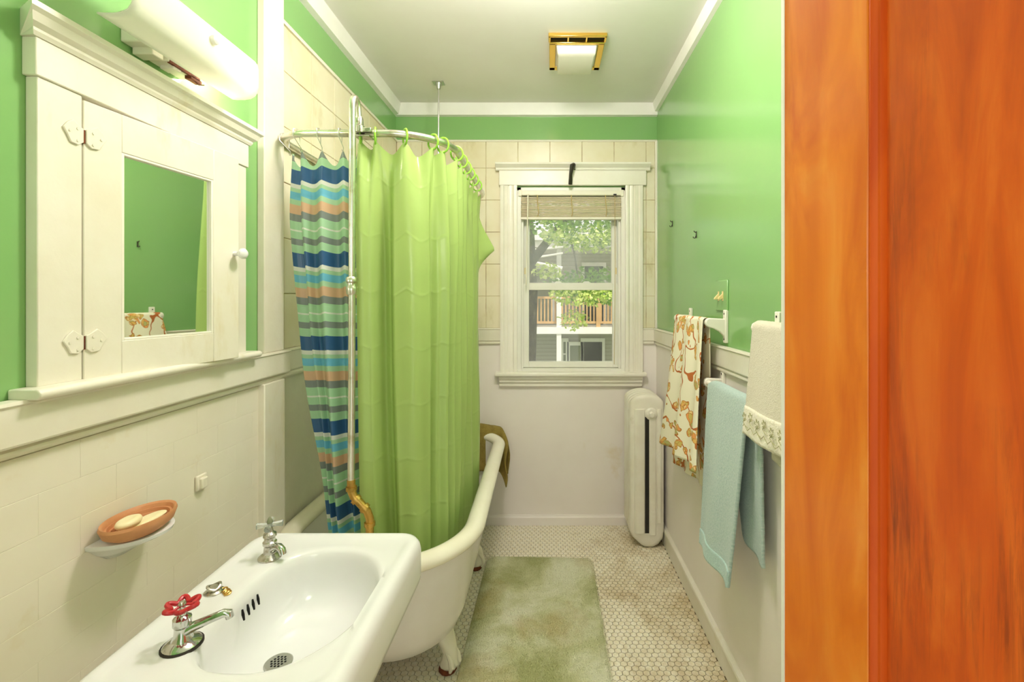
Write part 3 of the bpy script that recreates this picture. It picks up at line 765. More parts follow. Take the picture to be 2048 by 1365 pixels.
grid('curtain_sheet', 'stripe_vinyl', bc, 140, 110, blue_pt, lambda u, v: (u*.5, 1.815-blue_pt(u, v)[2]*.8-(1.868-1.408*v)*.2))
for h in hooks_b[:4]:
    p, n = walk.at(h)
    q = p-n*.012
    MB().tube([(q.x, q.y, RZ-.050), (q.x+.006, q.y-.004, RZ-.058), (q.x+.008, q.y-.006, RZ-.045), (p.x+n.x*.016, p.y+n.y*.016, RZ-.01), (p.x+n.x*.014, p.y+n.y*.014, RZ+.012), (p.x, p.y, RZ+.017), (p.x-n.x*.014, p.y-n.y*.014, RZ+.008), (q.x-.002, q.y+.004, RZ-.03)], .0013, 6).build('wire_hook', 'steel_wire', bc, smooth=True)

# ------------------------------------------------------------------ radiator
rad = thing('cast_iron_radiator', 'white painted cast iron radiator in the corner under the window', 'radiator', (.545, 2.70, 0))
def rad_outline(x0, x1, z0, z1):
    pts = []
    cx = (x0+x1)/2; hw = (x1-x0)/2
    for k in range(13):                          # domed top
        a = PI*k/12; pts.append((cx+hw*math.cos(a), z1-.055+.055*math.sin(a)))
    pts += [(x0, z0+.090), (x0+.016, z0+.058), (x0+.060, z0+.016), (x0+.085, z0+.002), (cx+.030, z0), (x1-.030, z0+.018), (x1-.007, z0+.048), (x1, z0+.090)]
    return pts
def section(y0, y1, front):
    x0, x1, z0, z1 = .448, .638, .002, .848
    n = len(rad_outline(x0, x1, z0, z1)); ym = (y0+y1)/2; cx, cz = (x0+x1)/2, (z0+z1)/2
    def ringy(y, ins):
        return [(cx+(x-cx)*(1-ins/.094), y, cz+(z-cz)*(1-ins/.415)) for x, z in rad_outline(x0, x1, z0, z1)]
    rings = [ringy(y0, .022), ringy(y0+.005, .008), ringy(y0+.012, .001), ringy(ym, 0), ringy(y1-.012, .001), ringy(y1-.005, .008), ringy(y1, .024)]
    o = MB().loft(rings).build('radiator_section', 'radiator_white', rad, smooth=True, angle=50)
    return o
ys = [2.585+.044*k for k in range(6)]
for k in range(5):
    o = section(ys[k], ys[k+1]-.003, k == 0)
    if k == 0: front = o
yf = ys[0]
box(.531, .553, yf-.0012, yf+.012, .085, .725).build('gap_shade_strip', 'radiator_gap_shade', front)  # dark strip painted for the shade between the columns
# raised columns of the end section
MB().prism([(.470, yf+.002), (.473, yf-.005), (.486, yf-.012), (.508, yf-.013), (.526, yf-.009), (.532, yf+.002)], 'z', .085, .77).build('column', 'radiator_white', front, bevel=.004, seg=3)
MB().prism([(.552, yf+.002), (.555, yf-.007), (.563, yf-.009), (.582, yf-.009), (.590, yf-.006), (.592, yf+.002)], 'z', .075, .735).build('column', 'radiator_white', front, bevel=.003, seg=3)
MB().prism([(.594, yf+.002), (.598, yf-.004), (.606, yf-.007), (.618, yf-.005), (.624, yf+.002)], 'z', .14, .77).build('column', 'radiator_white', front, bevel=.004, seg=3)
MB().lathe([(.034, 0), (.034, -.008), (.026, -.014), (.024, -.014)], (.565, yf+.004, .742), 20, 'y').build('plug_boss', 'radiator_white', front, smooth=True, angle=30)
MB().lathe([(.018, -.008), (.018, -.026), (.014, -.030)], (.565, yf+.002, .742), 6, 'y').build('hex_plug', 'radiator_white', front, bevel=.0015)
MB().lathe([(.011, 0), (.011, -.012), (.004, -.014)], (.578, yf, .205), 16, 'y').build('valve_cap', 'radiator_white', front, smooth=True, angle=30)

# ------------------------------------------------------------------ towel bars and towels
def bracket(y, zc, tip_x, parent, h=.122, name='bracket'):
    """plate on the wall plus a thick scrolled arm"""
    XW = XR-(.004 if zc < 1.15 else .0)
    pl_y = .013
    box(XW-.012, XW, y-pl_y, y+pl_y, zc-h*.62, zc+h*.38).build(name, 'white_trim', parent, bevel=.003)
    q = [(XW-.010, zc+.014), (tip_x+.012, zc+.017), (tip_x+.003, zc+.012), (tip_x-.001, zc), (tip_x+.003, zc-.012), (tip_x+.014, zc-.018), (tip_x+.030, zc-.022), (XW-.030, zc-.034), (XW-.018, zc-.046), (XW-.010, zc-.060)]
    MB().prism(q, 'y', y-.009, y+.009).build('arm', 'white_trim', parent, bevel=.004, seg=3)
    for dz in (.032, -.062):
        MB().lathe([(.0035, 0), (.0035, -.0015), (.001, -.002)], (XW-.0115, y, zc+dz), 10, 'x').build('screw', 'dark_iron', parent)
GTB = 'white wooden towel bars'
def towel_bar(label, y0, y1, z, tip):
    t = thing('towel_bar', label, 'towel bar', (XR-.06, y0, z), GTB)
    bracket(y0, z, tip, t); bracket(y1, z, tip, t)
    MB().tube([(tip+.014, y0, z), (tip+.014, y1, z)], .0095, 14).build('dowel', 'white_trim', t, smooth=True)
    return t
towel_bar('white wooden towel bar holding the floral towel', 1.735, 2.160, 1.286, .578)
towel_bar('white wooden towel bar holding the cream hand towel', .905, 1.336, 1.290, .578)
towel_bar('low white wooden towel bar holding the aqua towel', 1.345, 1.750, 1.062, .578)

def towel(name, label, mat, z, xb, yf0, yf1, yb0, yb1, zf, zb, r=.0125, flare=.0, folds=(.006, 3.0, .4), solid=.006, hem=None, hemh=.05, gap=.0, nu=70, nv=130, jit=.0006, skew=0):
    """towel over a bar at (xb, z): front flap spans Y yf0(hem)->..., back flap hangs behind; all values may be (top, bottom) pairs"""
    t = thing(name, label, 'towel', (xb, (yf0[0]+yf1[0])/2, z))
    lf, lb, arc = z-min(zf), z-min(zb), PI*r
    def pt(u, v, ex=0):
        # v: 0 at front hem -> .5 over the bar -> 1 at back hem
        if v < .46:
            k = 1-v/.46; zlow = zf[0]+(zf[1]-zf[0])*u; zz_ = z+(zlow-z)*k
            x = xb-r-flare*k+folds[0]*(.25+.75*k)*math.sin(2*PI*folds[1]*u+folds[2]+k*.8)
            a, b_ = yf0[0]+(yf0[1]-yf0[0])*k, yf1[0]+(yf1[1]-yf1[0])*k
        elif v < .54:
            k = (v-.46)/.08; a_ = PI*k; zz_ = z+r*math.sin(a_); x = xb-r*math.cos(a_)
            a = yf0[0]+(yb0[0]-yf0[0])*k; b_ = yf1[0]+(yb1[0]-yf1[0])*k
            x += folds[0]*.25*math.sin(2*PI*folds[1]*u+folds[2])*(1-k)
        else:
            k = (v-.54)/.46; zlow = zb[0]+(zb[1]-zb[0])*u; zz_ = z+(zlow-z)*k
            x = xb+r+gap*k+folds[0]*.5*k*math.sin(2*PI*folds[1]*u+folds[2]+2)
            a, b_ = yb0[0]+(yb0[1]-yb0[0])*k, yb1[0]+(yb1[1]-yb1[0])*k
        x = min(x, XR-.012)
        return Vector((x+ex+random.uniform(-jit, jit), a+(b_-a)*u+random.uniform(-jit, jit)*.5, zz_+random.uniform(-jit, jit)*.5))
    W = abs(yf1[0]-yf0[0])
    grid('towel_cloth', mat, t, nu, nv, lambda u, v: pt(u, v), lambda u, v: (u*W*1.25, v*(lf+lb)), solid=solid)
    if hem:
        k0 = .46*hemh/lf
        def hp(u, v):
            p = pt(u, .46*(.0)+k0*v); return (p.x-solid*.35, p.y, p.z-.0015)
        grid('hem_band', hem, t, nu, 10, hp, lambda u, v: (u*W, v*hemh), solid=solid)
    return t
# u = 0 is the far edge
towel('bath_towel', 'cream towel printed with orange and olive flowers', 'floral_cloth', 1.289, .592, (2.158, 2.30), (1.752, 1.69), (2.150, 2.33), (1.765, 1.80), (.690, .745), (.57, .64), r=.0135, flare=.040, folds=(.017, 2.6, 1.2), solid=.003, gap=.012, jit=0, nu=110)
towel('bath_towel', 'aqua blue terry towel hanging from the low bar', 'aqua_terry', 1.065, .592, (1.690, 1.735), (1.365, 1.445), (1.60, 1.50), (1.345, 1.345), (.475, .485), (.62, .60), r=.016, flare=.020, folds=(.009, 1.4, .2), solid=.010, hem='aqua_hem', hemh=.055, gap=.012, nu=90)
ct = towel('hand_towel', 'cream hand towel with embroidered hem on the bar by the door', 'cream_terry', 1.293, .592, (1.322, 1.365), (.955, .945), (1.31, 1.30), (.96, .95), (.985, .995), (.93, .91), r=.0155, flare=.012, folds=(.005, 1.8, .4), solid=.008, hem='cream_hem', hemh=.082, gap=.012, nu=70)
# embroidered sprigs on the hem band
mb = MB()
def sprig(y, z, s_):
    x = .5525
    for k in range(5):
        a = k*2*PI/5
        mb.tube([(x, y+s_*.004*math.cos(a), z+s_*.004*math.sin(a)), (x-.0012, y+s_*.011*math.cos(a+.4), z+s_*.011*math.sin(a+.4)), (x, y+s_*.013*math.cos(a-.2), z+s_*.013*math.sin(a-.2)), (x, y+s_*.005*math.cos(a-.5), z+s_*.005*math.sin(a-.5))], .0009, 5)
    mb.tube([(x, y, z-s_*.006), (x-.0005, y+.008, z-s_*.016), (x, y-.004, z-s_*.024), (x, y-.02, z-s_*.026)], .0010, 5)
paint('embroidery', rgb(176, 172, 128), None, .9)
for (y, z, s_) in ((1.325, 1.040, 1.0), (1.285, 1.048, 1.0), (1.245, 1.040, 1.1), (1.205, 1.05, .9), (1.165, 1.040, 1), (1.12, 1.047, 1), (1.07, 1.04, 1)): sprig(y, z, s_)
for k in range(8):
    y = 1.335-.04*k
    mb.tube([(.552, y, 1.012), (.5515, y-.010, 1.020), (.552, y-.020, 1.012), (.552, y-.030, 1.006), (.552, y-.038, 1.012)], .0009, 5)
mb.build('embroidery', 'embroidery', ct, smooth=True)

# light switch and wall hooks
sw = thing('light_switch', 'green painted double light switch plate with ivory toggles', 'light switch', (XR, 1.78, 1.385))
box(XR-.006, XR, 1.722, 1.842, 1.328, 1.444).build('switch_plate', 'green_paint', sw, bevel=.003)
for y_ in (1.764, 1.806):
    MB().prism([(XR-.004, 1.397), (XR-.022, 1.378), (XR-.024, 1.372), (XR-.016, 1.370), (XR-.004, 1.378)], 'y', y_-.005, y_+.005).build('toggle', 'switch_ivory', sw, bevel=.001)
    box(XR-.0075, XR-.004, y_-.006, y_+.006, 1.366, 1.402).build('toggle_slot', 'switch_ivory', sw)
for lab, y_, z_ in (('small dark wall hook nearer the window on the green wall', 2.50, 1.774), ('small dark wall hook nearer the light switch on the green wall', 2.095, 1.660)):
    mb = MB().box(XR-.003, XR, y_-.003, y_+.003, z_-.015, z_+.015)
    mb.tube([(XR-.002, y_, z_+.010), (XR-.010, y_, z_+.013), (XR-.012, y_, z_+.018)], .0020, 6)
    mb.tube([(XR-.002, y_, z_-.004), (XR-.008, y_, z_-.016), (XR-.014, y_, z_-.014), (XR-.015, y_, z_-.008)], .0020, 6)
    tag(mb.build('wall_hook', 'dark_iron', smooth=True), lab, 'hook')

# ------------------------------------------------------------------ ceiling vent light
vf = thing('ceiling_vent_light', 'brass framed exhaust fan light on the ceiling', 'vent light', (.128, 2.24, ZC))
vx0, vx1, vy0, vy1 = .004, .258, 2.095, 2.40
mb = MB().box(vx0, vx0+.030, vy0+.055, vy1, ZC-.018, ZC).box(vx1-.030, vx1, vy0+.055, vy1, ZC-.018, ZC).box(vx0, vx1, vy1-.03, vy1, ZC-.018, ZC).box(vx0, vx1, vy0+.050, vy0+.066, ZC-.018, ZC)
mb.build('frame', 'gold_trim', vf, bevel=.003)
mb = MB().box(vx0-.004, vx1+.004, vy0-.004, vy0+.010, ZC-.016, ZC).box(vx0-.004, vx0+.006, vy0, vy0+.05, ZC-.016, ZC).box(vx1-.006, vx1+.004, vy0, vy0+.05, ZC-.016, ZC)
mb.build('grille_edge', 'gold_trim', vf, bevel=.002)
box(vx0, vx1, vy0+.010, vy0+.050, ZC-.004, ZC-.001).build('grille_opening', 'hole_shade', vf)  # black sheet painted as the dark behind the grille
for xx in (vx0+.085, vx0+.168): box(xx-.003, xx+.003, vy0+.010, vy0+.052, ZC-.014, ZC-.003).build('grille_bar', 'gold_trim', vf)
box(vx0+.028, vx1-.028, vy0+.066, vy1-.028, ZC-.012, ZC-.002).build('reflector', 'fan_lens', vf)
lx0, lx1 = .048, .212
MB().loft([[(lx0-.012, 2.165, ZC-.012), (lx1+.012, 2.165, ZC-.012), (lx1+.006, 2.375, ZC-.012), (lx0-.006, 2.375, ZC-.012)],
           [(lx0-.006, 2.175, ZC-.050), (lx1+.006, 2.175, ZC-.050), (lx1+.002, 2.372, ZC-.050), (lx0-.002, 2.372, ZC-.050)],
           [(lx0, 2.190, ZC-.058), (lx1, 2.190, ZC-.058), (lx1, 2.362, ZC-.058), (lx0, 2.362, ZC-.058)]]).build('lens', 'fan_lens', vf, bevel=.004, seg=3)

# ------------------------------------------------------------------ medicine cabinet
mc = thing('medicine_cabinet', 'cream wooden medicine cabinet with mirrored door above the sink', 'cabinet', (XL, 1.12, 1.20))
CX = XL+.022; cy0, cy1, cz0, cz1 = .835, 1.412, 1.214, 1.768
for a, b_ in ((cy0, .9155), (1.318, cy1)): box(XL, CX, a, b_, cz0, cz1).build('frame_stile', 'old_trim', mc, bevel=.002)
box(XL, XL+.008, .9155, 1.318, cz0, cz1).build('back_panel', 'old_trim', mc)
box(XL, CX+.004, cy0-.006, cy1+.006, cz1, 1.836).build('header', 'old_trim', mc, bevel=.002)
# cornice with returns
sec = [(0, 1.836), (.028, 1.836), (.032, 1.843), (.032, 1.848), (.041, 1.855), (.047, 1.868), (.054, 1.874), (.054, 1.884), (0, 1.884)]
rings = []
def crn(yv, dirn):
    return [(XL+d, yv+dirn*max(0, d-.024), z) for d, z in sec]
MB().loft([crn(cy0-.008, -1), crn(cy1+.008, 1)]).build('cornice', 'old_trim', mc, smooth=True, angle=20)
MB().prism([(XL, 1.196), (CX+.030, 1.196), (CX+.036, 1.202), (CX+.036, 1.209), (CX+.030, 1.215), (XL, 1.215)], 'y', cy0-.028, cy1+.022).build('sill', 'old_trim', mc, bevel=.003, seg=3)
# door hung on its near edge, standing a few centimetres open
dv = Vector((.126, .992, 0)); nv_ = Vector((.992, -.126, 0)); hp_ = Vector((XL+.024, .9165, 0))
def dpt(t, z, o=0): return hp_+dv*t+nv_*o+Vector((0, 0, z))
def dbox(mb, t0, t1, z0, z1, o0, o1):
    vs = [dpt(t0, z0, o0), dpt(t1, z0, o0), dpt(t1, z0, o1), dpt(t0, z0, o1), dpt(t0, z1, o0), dpt(t1, z1, o0), dpt(t1, z1, o1), dpt(t0, z1, o1)]
    return mb.add(vs, [(0,3,2,1),(4,5,6,7),(0,1,5,4),(1,2,6,5),(2,3,7,6),(3,0,4,7)])
DZ0, DZ1, DW = 1.210, 1.760, .388
mb = MB(); dbox(mb, 0, .0725, DZ0, DZ1, -.018, 0); dbox(mb, .304, DW, DZ0, DZ1, -.018, 0); dbox(mb, .0725, .304, DZ0, 1.284, -.018, 0); dbox(mb, .0725, .304, 1.680, DZ1, -.018, 0)
cd = mb.build('cabinet_door', 'old_trim', mc, bevel=.0015)
mb = MB(); dbox(mb, .068, .309, 1.279, 1.685, -.014, -.008); mb.build('mirror', 'mirror_glass', cd)
mb = MB(); dbox(mb, .0725, .0785, 1.284, 1.680, -.009, -.001); dbox(mb, .298, .304, 1.284, 1.680, -.009, -.001); dbox(mb, .0785, .298, 1.284, 1.289, -.009, -.001); dbox(mb, .0785, .298, 1.675, 1.680, -.009, -.001)
mb.build('mirror_bead', 'white_trim', cd, bevel=.001)
kp = dpt(.372, 1.496)
mb = MB().tube([kp, kp+nv_*.012, kp+nv_*.016, kp+nv_*.022, kp+nv_*.029, kp+nv_*.034, kp+nv_*.036], [.006, .0055, .009, .0135, .0145, .010, .003], 16)
mb.build('knob', 'porcelain', cd, smooth=True)
for zc in (1.688, 1.286):
    for sg in (-1, 1):
        q = [(.002, .014), (.010, .018), (.022, .026), (.032, .018), (.040, .006), (.032, -.006), (.026, -.018), (.012, -.020), (.002, -.012)]
        vs, n = [], len(q)
        for o_ in (0.0, .004):
            for a, b_ in q:
                if sg > 0: vs.append(dpt(a, zc+b_, o_))
                else: vs.append(Vector((CX+.0002+o_, .9165-a, zc+b_)))
        h_ = MB().add(vs, [tuple(range(n)), tuple(range(2*n-1, n-1, -1))]+[(i, (i+1) % n, n+(i+1) % n, n+i) for i in range(n)]).build('hinge_plate', 'old_trim', mc, bevel=.001)
        mb = MB()
        for a, b_ in ((.014, .011), (.014, -.012), (.029, .003)):
            c_ = dpt(a, zc+b_, .003) if sg > 0 else Vector((CX+.003, .9165-a, zc+b_))
            mb.tube([c_, c_+(nv_ if sg > 0 else Vector((1, 0, 0)))*.0025], .0026, 8)
        mb.build('screw_head', 'old_trim', h_, smooth=True)
    MB().tube([Vector((CX+.001, .9165, zc-.013)), Vector((CX+.001, .9165, zc+.013))], .0030, 10).build('hinge_pin', 'rust', mc, smooth=True)

# ------------------------------------------------------------------ wall light over the cabinet
lf_ = thing('wall_light', 'white acrylic wall light glowing above the medicine cabinet', 'wall light', (XL, 1.08, 1.95))
ly0, ly1 = .886, 1.268
curve = [(-.852, 1.912), (-.838, 1.9105), (-.820, 1.9105), (-.804, 1.913), (-.793, 1.919), (-.786, 1.929), (-.783, 1.942), (-.783, 1.99), (-.786, 2.003), (-.793, 2.012), (-.806, 2.017), (-.840, 2.019)]
grid('diffuser', 'lamp_diffuser', lf_, 20, len(curve)-1, lambda u, v: (curve[round(v*(len(curve)-1))][0], ly0+(ly1-ly0)*u, curve[round(v*(len(curve)-1))][1]), lambda u, v: (u, v), solid=.003)
MB().lathe([(.009, 0), (.011, .004), (.010, .010), (.005, .014), (.001, .015)], (-.782, 1.094, 1.975), 16, 'x').build('finial', 'white_plastic', lf_, smooth=True)
box(XL, XL+.045, 1.02, 1.20, 1.932, 2.0).build('base_pan', 'white_trim', lf_, bevel=.003)
mb = MB().box(XL+.004, XL+.050, 1.045, 1.075, 1.917, 1.936).box(XL+.010, XL+.055, 1.082, 1.175, 1.920, 1.932).box(XL+.02, XL+.052, 1.10, 1.125, 1.912, 1.922)
mb.build('bracket', 'old_trim', lf_, bevel=.002)
mb = MB().box(XL+.050, XL+.056, 1.085, 1.180, 1.918, 1.928).box(XL+.040, XL+.056, 1.150, 1.185, 1.912, 1.920).tube([(XL+.05, 1.165, 1.915), (XL+.058, 1.172, 1.906), (XL+.066, 1.18, 1.909)], .0015, 5)
mb.build('rusty_edge', 'rust', lf_)
MB().tube([(-.868, 1.19, 1.965), (-.868, 1.205, 1.965)], .014, 14).build('socket', 'white_plastic', lf_, smooth=True)
MB().lathe([(.010, 0), (.013, .008), (.020, .018), (.022, .03), (.018, .042), (.008, .049), (.001, .050)], (-.868, 1.205, 1.965), 18, 'y').build('bulb', 'bulb_glow', lf_, smooth=True)
MB().box(XL+.045, -.862, 1.182, 1.192, 1.955, 1.975).build('socket_arm', 'white_trim', lf_)

# ------------------------------------------------------------------ soap holder
sh = thing('soap_shelf', 'white ceramic soap shelf fixed to the painted tile wall', 'soap holder', (XL+.0065, .995, .87))
XS = XL+.0064
def half(r0, rx, z, n=18, cy=1.012):
    return [(XS+rx*math.sin(PI*k/n), cy+r0*math.cos(PI*k/n), z) for k in range(n+1)]
MB().loft([half(.030, .020, .828), half(.052, .050, .846), half(.068, .088, .862), half(.075, .100, .868), half(.077, .103, .8755), half(.074, .098, .8762)]).build('shelf', 'porcelain', sh, smooth=True, angle=40)
sd = MB().lathe([(.034, 0), (.047, .003), (.062, .014), (.068, .030), (.066, .036), (.061, .033), (.058, .026), (.054, .026), (.052, .019), (.048, .019), (.045, .013), (.040, .014), (.036, .010), (.030, .011), (.026, .008), (.002, .008)], (XS+.054, 1.0, .8763), 40, sx=.78, sy=1.14)
tag(sd.build('soap_dish', 'terracotta', smooth=True, angle=35), 'oval terracotta soap dish on the ceramic shelf', 'soap dish')
def soap(label, c, rx, ry, rz_, tilt, g):
    prof = [(.3, -.9), (.75, -.75), (.97, -.25), (1, .1), (.9, .55), (.62, .85), (.45, .78), (.2, .72)]
    o = MB().lathe([(r, h*rz_) for r, h in prof], (0, 0, 0), 24, sx=rx, sy=ry).build('soap_bar', 'soap', smooth=True, angle=60)
    o.location = c; o.rotation_euler = tilt; tag(o, label, 'soap', g)
soap('small oval cream soap bar on top in the terracotta dish', (XS+.050, .978, .907), .019, .028, .010, (.02, 0, .1), 'soap bars')
soap('flat worn cream soap slice under the oval bar', (XS+.060, 1.012, .897), .018, .040, .005, (.06, 0, -.2), 'soap bars')
# broken tile stub on the wall
mb = MB().box(XS, XS+.016, 1.233, 1.255, .872, .900).box(XS, XS+.008, 1.226, 1.262, .868, .908)
tag(mb.build('wall_stub', 'cream_wainscot', bevel=.003), 'broken painted stub of a fixture on the tile wall', 'stub')

# ------------------------------------------------------------------ sink
sk = thing('pedestal_sink', 'white porcelain sink with separate hot and cold taps', 'sink', (-.56, .99, 0))
KX0, KX1, KY0, KY1, KZ = -.778, -.330, .722, 1.266, .750
def resample(pts, n):
    P_ = [Vector(p) for p in pts]+[Vector(pts[0])]; L = [0]
    for a, b_ in zip(P_, P_[1:]): L.append(L[-1]+(b_-a).length)
    out = []; i = 0
    for k in range(n):
        d = L[-1]*k/n
        while L[i+1] < d: i += 1
        out.append(P_[i].lerp(P_[i+1], (d-L[i])/max(L[i+1]-L[i], 1e-9)))
    return out
def sk_ring(i, z, n=160): return [(p.x, p.y, z) for p in resample(rrect(KX0+i, KX1-i, KY0+i, KY1-i, max(.055-i*.6, .015), 18), n)]
ref = sk_ring(.05, 0)
BCX, BCY = -.512, .985
def basin_pt(a, s_, sh_=0):
    """D-shaped bowl: flat towards the wall"""
    cx, cy = math.cos(a), math.sin(a)
    n = 2.0 if cx > 0 else 3.1
    r = (abs(cx)**n+abs(cy)**n)**(-1/n)
    return (BCX+sh_+.140*s_*r*cx, BCY+.190*s_*r*cy)
def basin_ring(s_, z, sh_=0):
    return [(*basin_pt(math.atan2((y-BCY)/.20, (x-BCX)/.15), s_, sh_), z) for x, y, _ in ref]
def blend(r0, r1, t, z): return [(a[0]+(b_[0]-a[0])*t, a[1]+(b_[1]-a[1])*t, z) for a, b_ in zip(r0, r1)]
bo = basin_ring(1.07, KZ-.006)
r_deck = sk_ring(.046, KZ-.005)
rings = [sk_ring(.10, KZ-.10), sk_ring(.020, KZ-.112), sk_ring(.006, KZ-.112), sk_ring(.002, KZ-.106), sk_ring(0, KZ-.09), sk_ring(0, KZ-.028), sk_ring(.003, KZ-.014), sk_ring(.010, KZ-.004), sk_ring(.018, KZ), sk_ring(.030, KZ-.0005), sk_ring(.037, KZ-.004), r_deck,
         blend(r_deck, bo, .35, KZ-.006), blend(r_deck, bo, .7, KZ-.006), bo, basin_ring(1.03, KZ-.0085), basin_ring(1.0, KZ-.015), basin_ring(.975, KZ-.030), basin_ring(.95, KZ-.055, -.002), basin_ring(.91, KZ-.085, -.006), basin_ring(.83, KZ-.110, -.012), basin_ring(.68, KZ-.128, -.022), basin_ring(.46, KZ-.138, -.034), basin_ring(.24, KZ-.142, -.046), basin_ring(.10, KZ-.143, -.052)]
MB().loft(rings, False, True).build('basin', 'porcelain', sk, smooth=True, angle=75)
MB().loft([basin_ring(.55, .58, -.02), basin_ring(.85, .62, -.01), basin_ring(1.06, KZ-.095)], True, False).build('bowl_underside', 'porcelain', sk, smooth=True)
MB().lathe([(.13, 0), (.13, .02), (.10, .05), (.075, .12), (.068, .35), (.075, .5), (.10, .6)], (-.56, .99, 0), 28).build('pedestal', 'porcelain', sk, smooth=True)
# drain
DX, DY, DZ = -.566, .985, KZ-.1415
dr = MB().lathe([(.027, -.004), (.0275, .001), (.025, .0028), (.002, .0028)], (DX, DY, DZ), 28).build('drain', 'drain_metal', sk, smooth=True, angle=30)
mb = MB()
for i in range(-2, 3):
    for j in range(-2, 3):
        x, y = i*.0072+(j % 2)*.0036, j*.0064
        if x*x+y*y < .0168**2: mb.lathe([(.0024, 0), (.0024, .0006)], (DX+x, DY+y, DZ+.0026), 8)
mb.build('drain_holes', 'hole_shade', dr)  # black discs painted for the shade in the drain holes
# overflow slots in the wall-side face, their inner shade painted as black beads
for k in range(4):
    y = .985+.017*k
    a_ = PI
    x = BCX-.140*.955
    MB().tube([(x+.004, y, KZ-.030), (x+.0055, y, KZ-.040), (x+.008, y, KZ-.052)], [.0018, .0030, .0018], 8).build('overflow_slot', 'hole_shade', sk, smooth=True)
def tap(x, y, kind):
    zb = KZ-.0065
    if kind == 'red':
        f_ = MB().lathe([(.030, .0), (.030, .004), (.026, .008), (.017, .012), (.013, .020), (.012, .034), (.0145, .038), (.0145, .050), (.010, .054), (.006, .056), (.005, .072)], (x, y, zb), 24).build('cold_tap', 'chrome', sk, smooth=True, angle=35)
        MB().lathe([(.033, -.001), (.033, .0025), (.029, .003)], (x, y, zb), 24).build('gasket', 'dark_gasket', f_, smooth=True)
        MB().tube([(x+.006, y+.001, zb+.026), (x+.020, y+.006, zb+.032), (x+.045, y+.014, zb+.040), (x+.062, y+.020, zb+.045), (x+.069, y+.0225, zb+.043), (x+.071, y+.023, zb+.035)], [.010, .0085, .0072, .0072, .0078, .007], 12).build('spout', 'chrome', f_, smooth=True)
        MB().lathe([(.015, 0), (.015, .010)], (x, y, zb+.041), 6).build('hex_nut', 'worn_chrome', f_, bevel=.001)
        pts = []
        for k in range(60):
            a = 2*PI*k/60; r = .0215+.0052*math.cos(6*a); pts.append((x+r*math.cos(a), y+r*math.sin(a), zb+.072+.002*math.cos(6*a)))
        mb = MB().tube(pts, .0042, 8, loop=True)
        for k in range(3):
            a = 2*PI*k/3+.3; mb.tube([(x+.005*math.cos(a), y+.005*math.sin(a), zb+.073), (x+.019*math.cos(a), y+.019*math.sin(a), zb+.072)], .0026, 6)
        hh = mb.build('flower_handle', 'red_enamel', f_, smooth=True)
        MB().lathe([(.0075, 0), (.0078, .004), (.005, .008), (.001, .009)], (x, y, zb+.071), 12).build('handle_screw', 'worn_chrome', f_, smooth=True)
    else:
        f_ = MB().lathe([(.026, 0), (.026, .004), (.020, .009), (.014, .013), (.0125, .030), (.0155, .034), (.0155, .040), (.012, .043), (.012, .050), (.0145, .053), (.014, .060), (.008, .064), (.0055, .078)], (x, y, zb), 24).build('hot_tap', 'worn_chrome', sk, smooth=True, angle=35)
        MB().tube([(x+.006, y-.002, zb+.020), (x+.018, y-.006, zb+.030), (x+.028, y-.009, zb+.031), (x+.036, y-.012, zb+.026), (x+.039, y-.013, zb+.016)], [.009, .009, .009, .0088, .0085], 12).build('spout', 'chrome', f_, smooth=True)
        mb = MB()
        for a in (.35, .35+PI/2, .35+PI, .35+1.5*PI): mb.tube([(x, y, zb+.080), (x+.013*math.cos(a), y+.013*math.sin(a), zb+.081), (x+.028*math.cos(a), y+.028*math.sin(a), zb+.081)], [.006, .0052, .0075], 10)
        mb.build('cross_handle', 'clear_acrylic', f_, smooth=True)
        MB().lathe([(.005, 0), (.007, .006), (.004, .014), (.001, .018)], (x, y, zb+.082), 10).build('handle_cap', 'neighbor_door', f_, smooth=True)
tap(-.664, .852, 'red'); tap(-.676, 1.140, 'cross')
# rosette stub with a bit of chain between the taps
st = MB().lathe([(.019, 0), (.019, .003), (.012, .007), (.010, .013), (.004, .015)], (-.716, 1.006, KZ-.0065), 16).build('chain_stay', 'worn_chrome', sk, smooth=True, angle=35)
MB().tube([(-.716+.012*math.cos(2*PI*k/16), 1.006+.012*math.sin(2*PI*k/16), KZ+.006+.003*math.sin(4*PI*k/16)) for k in range(16)], .0028, 6, loop=True).build('ring', 'worn_chrome', st, smooth=True)
for (x, y) in ((-.697, 1.010), (-.688, 1.004), (-.682, .999)):
    MB().tube([(x+.006*math.cos(2*PI*k/12), y+.006*math.sin(2*PI*k/12), KZ-.003+.0012*math.sin(2*PI*k/12)) for k in range(12)], .0018, 6, loop=True).build('chain_link', 'brass', st, smooth=True)

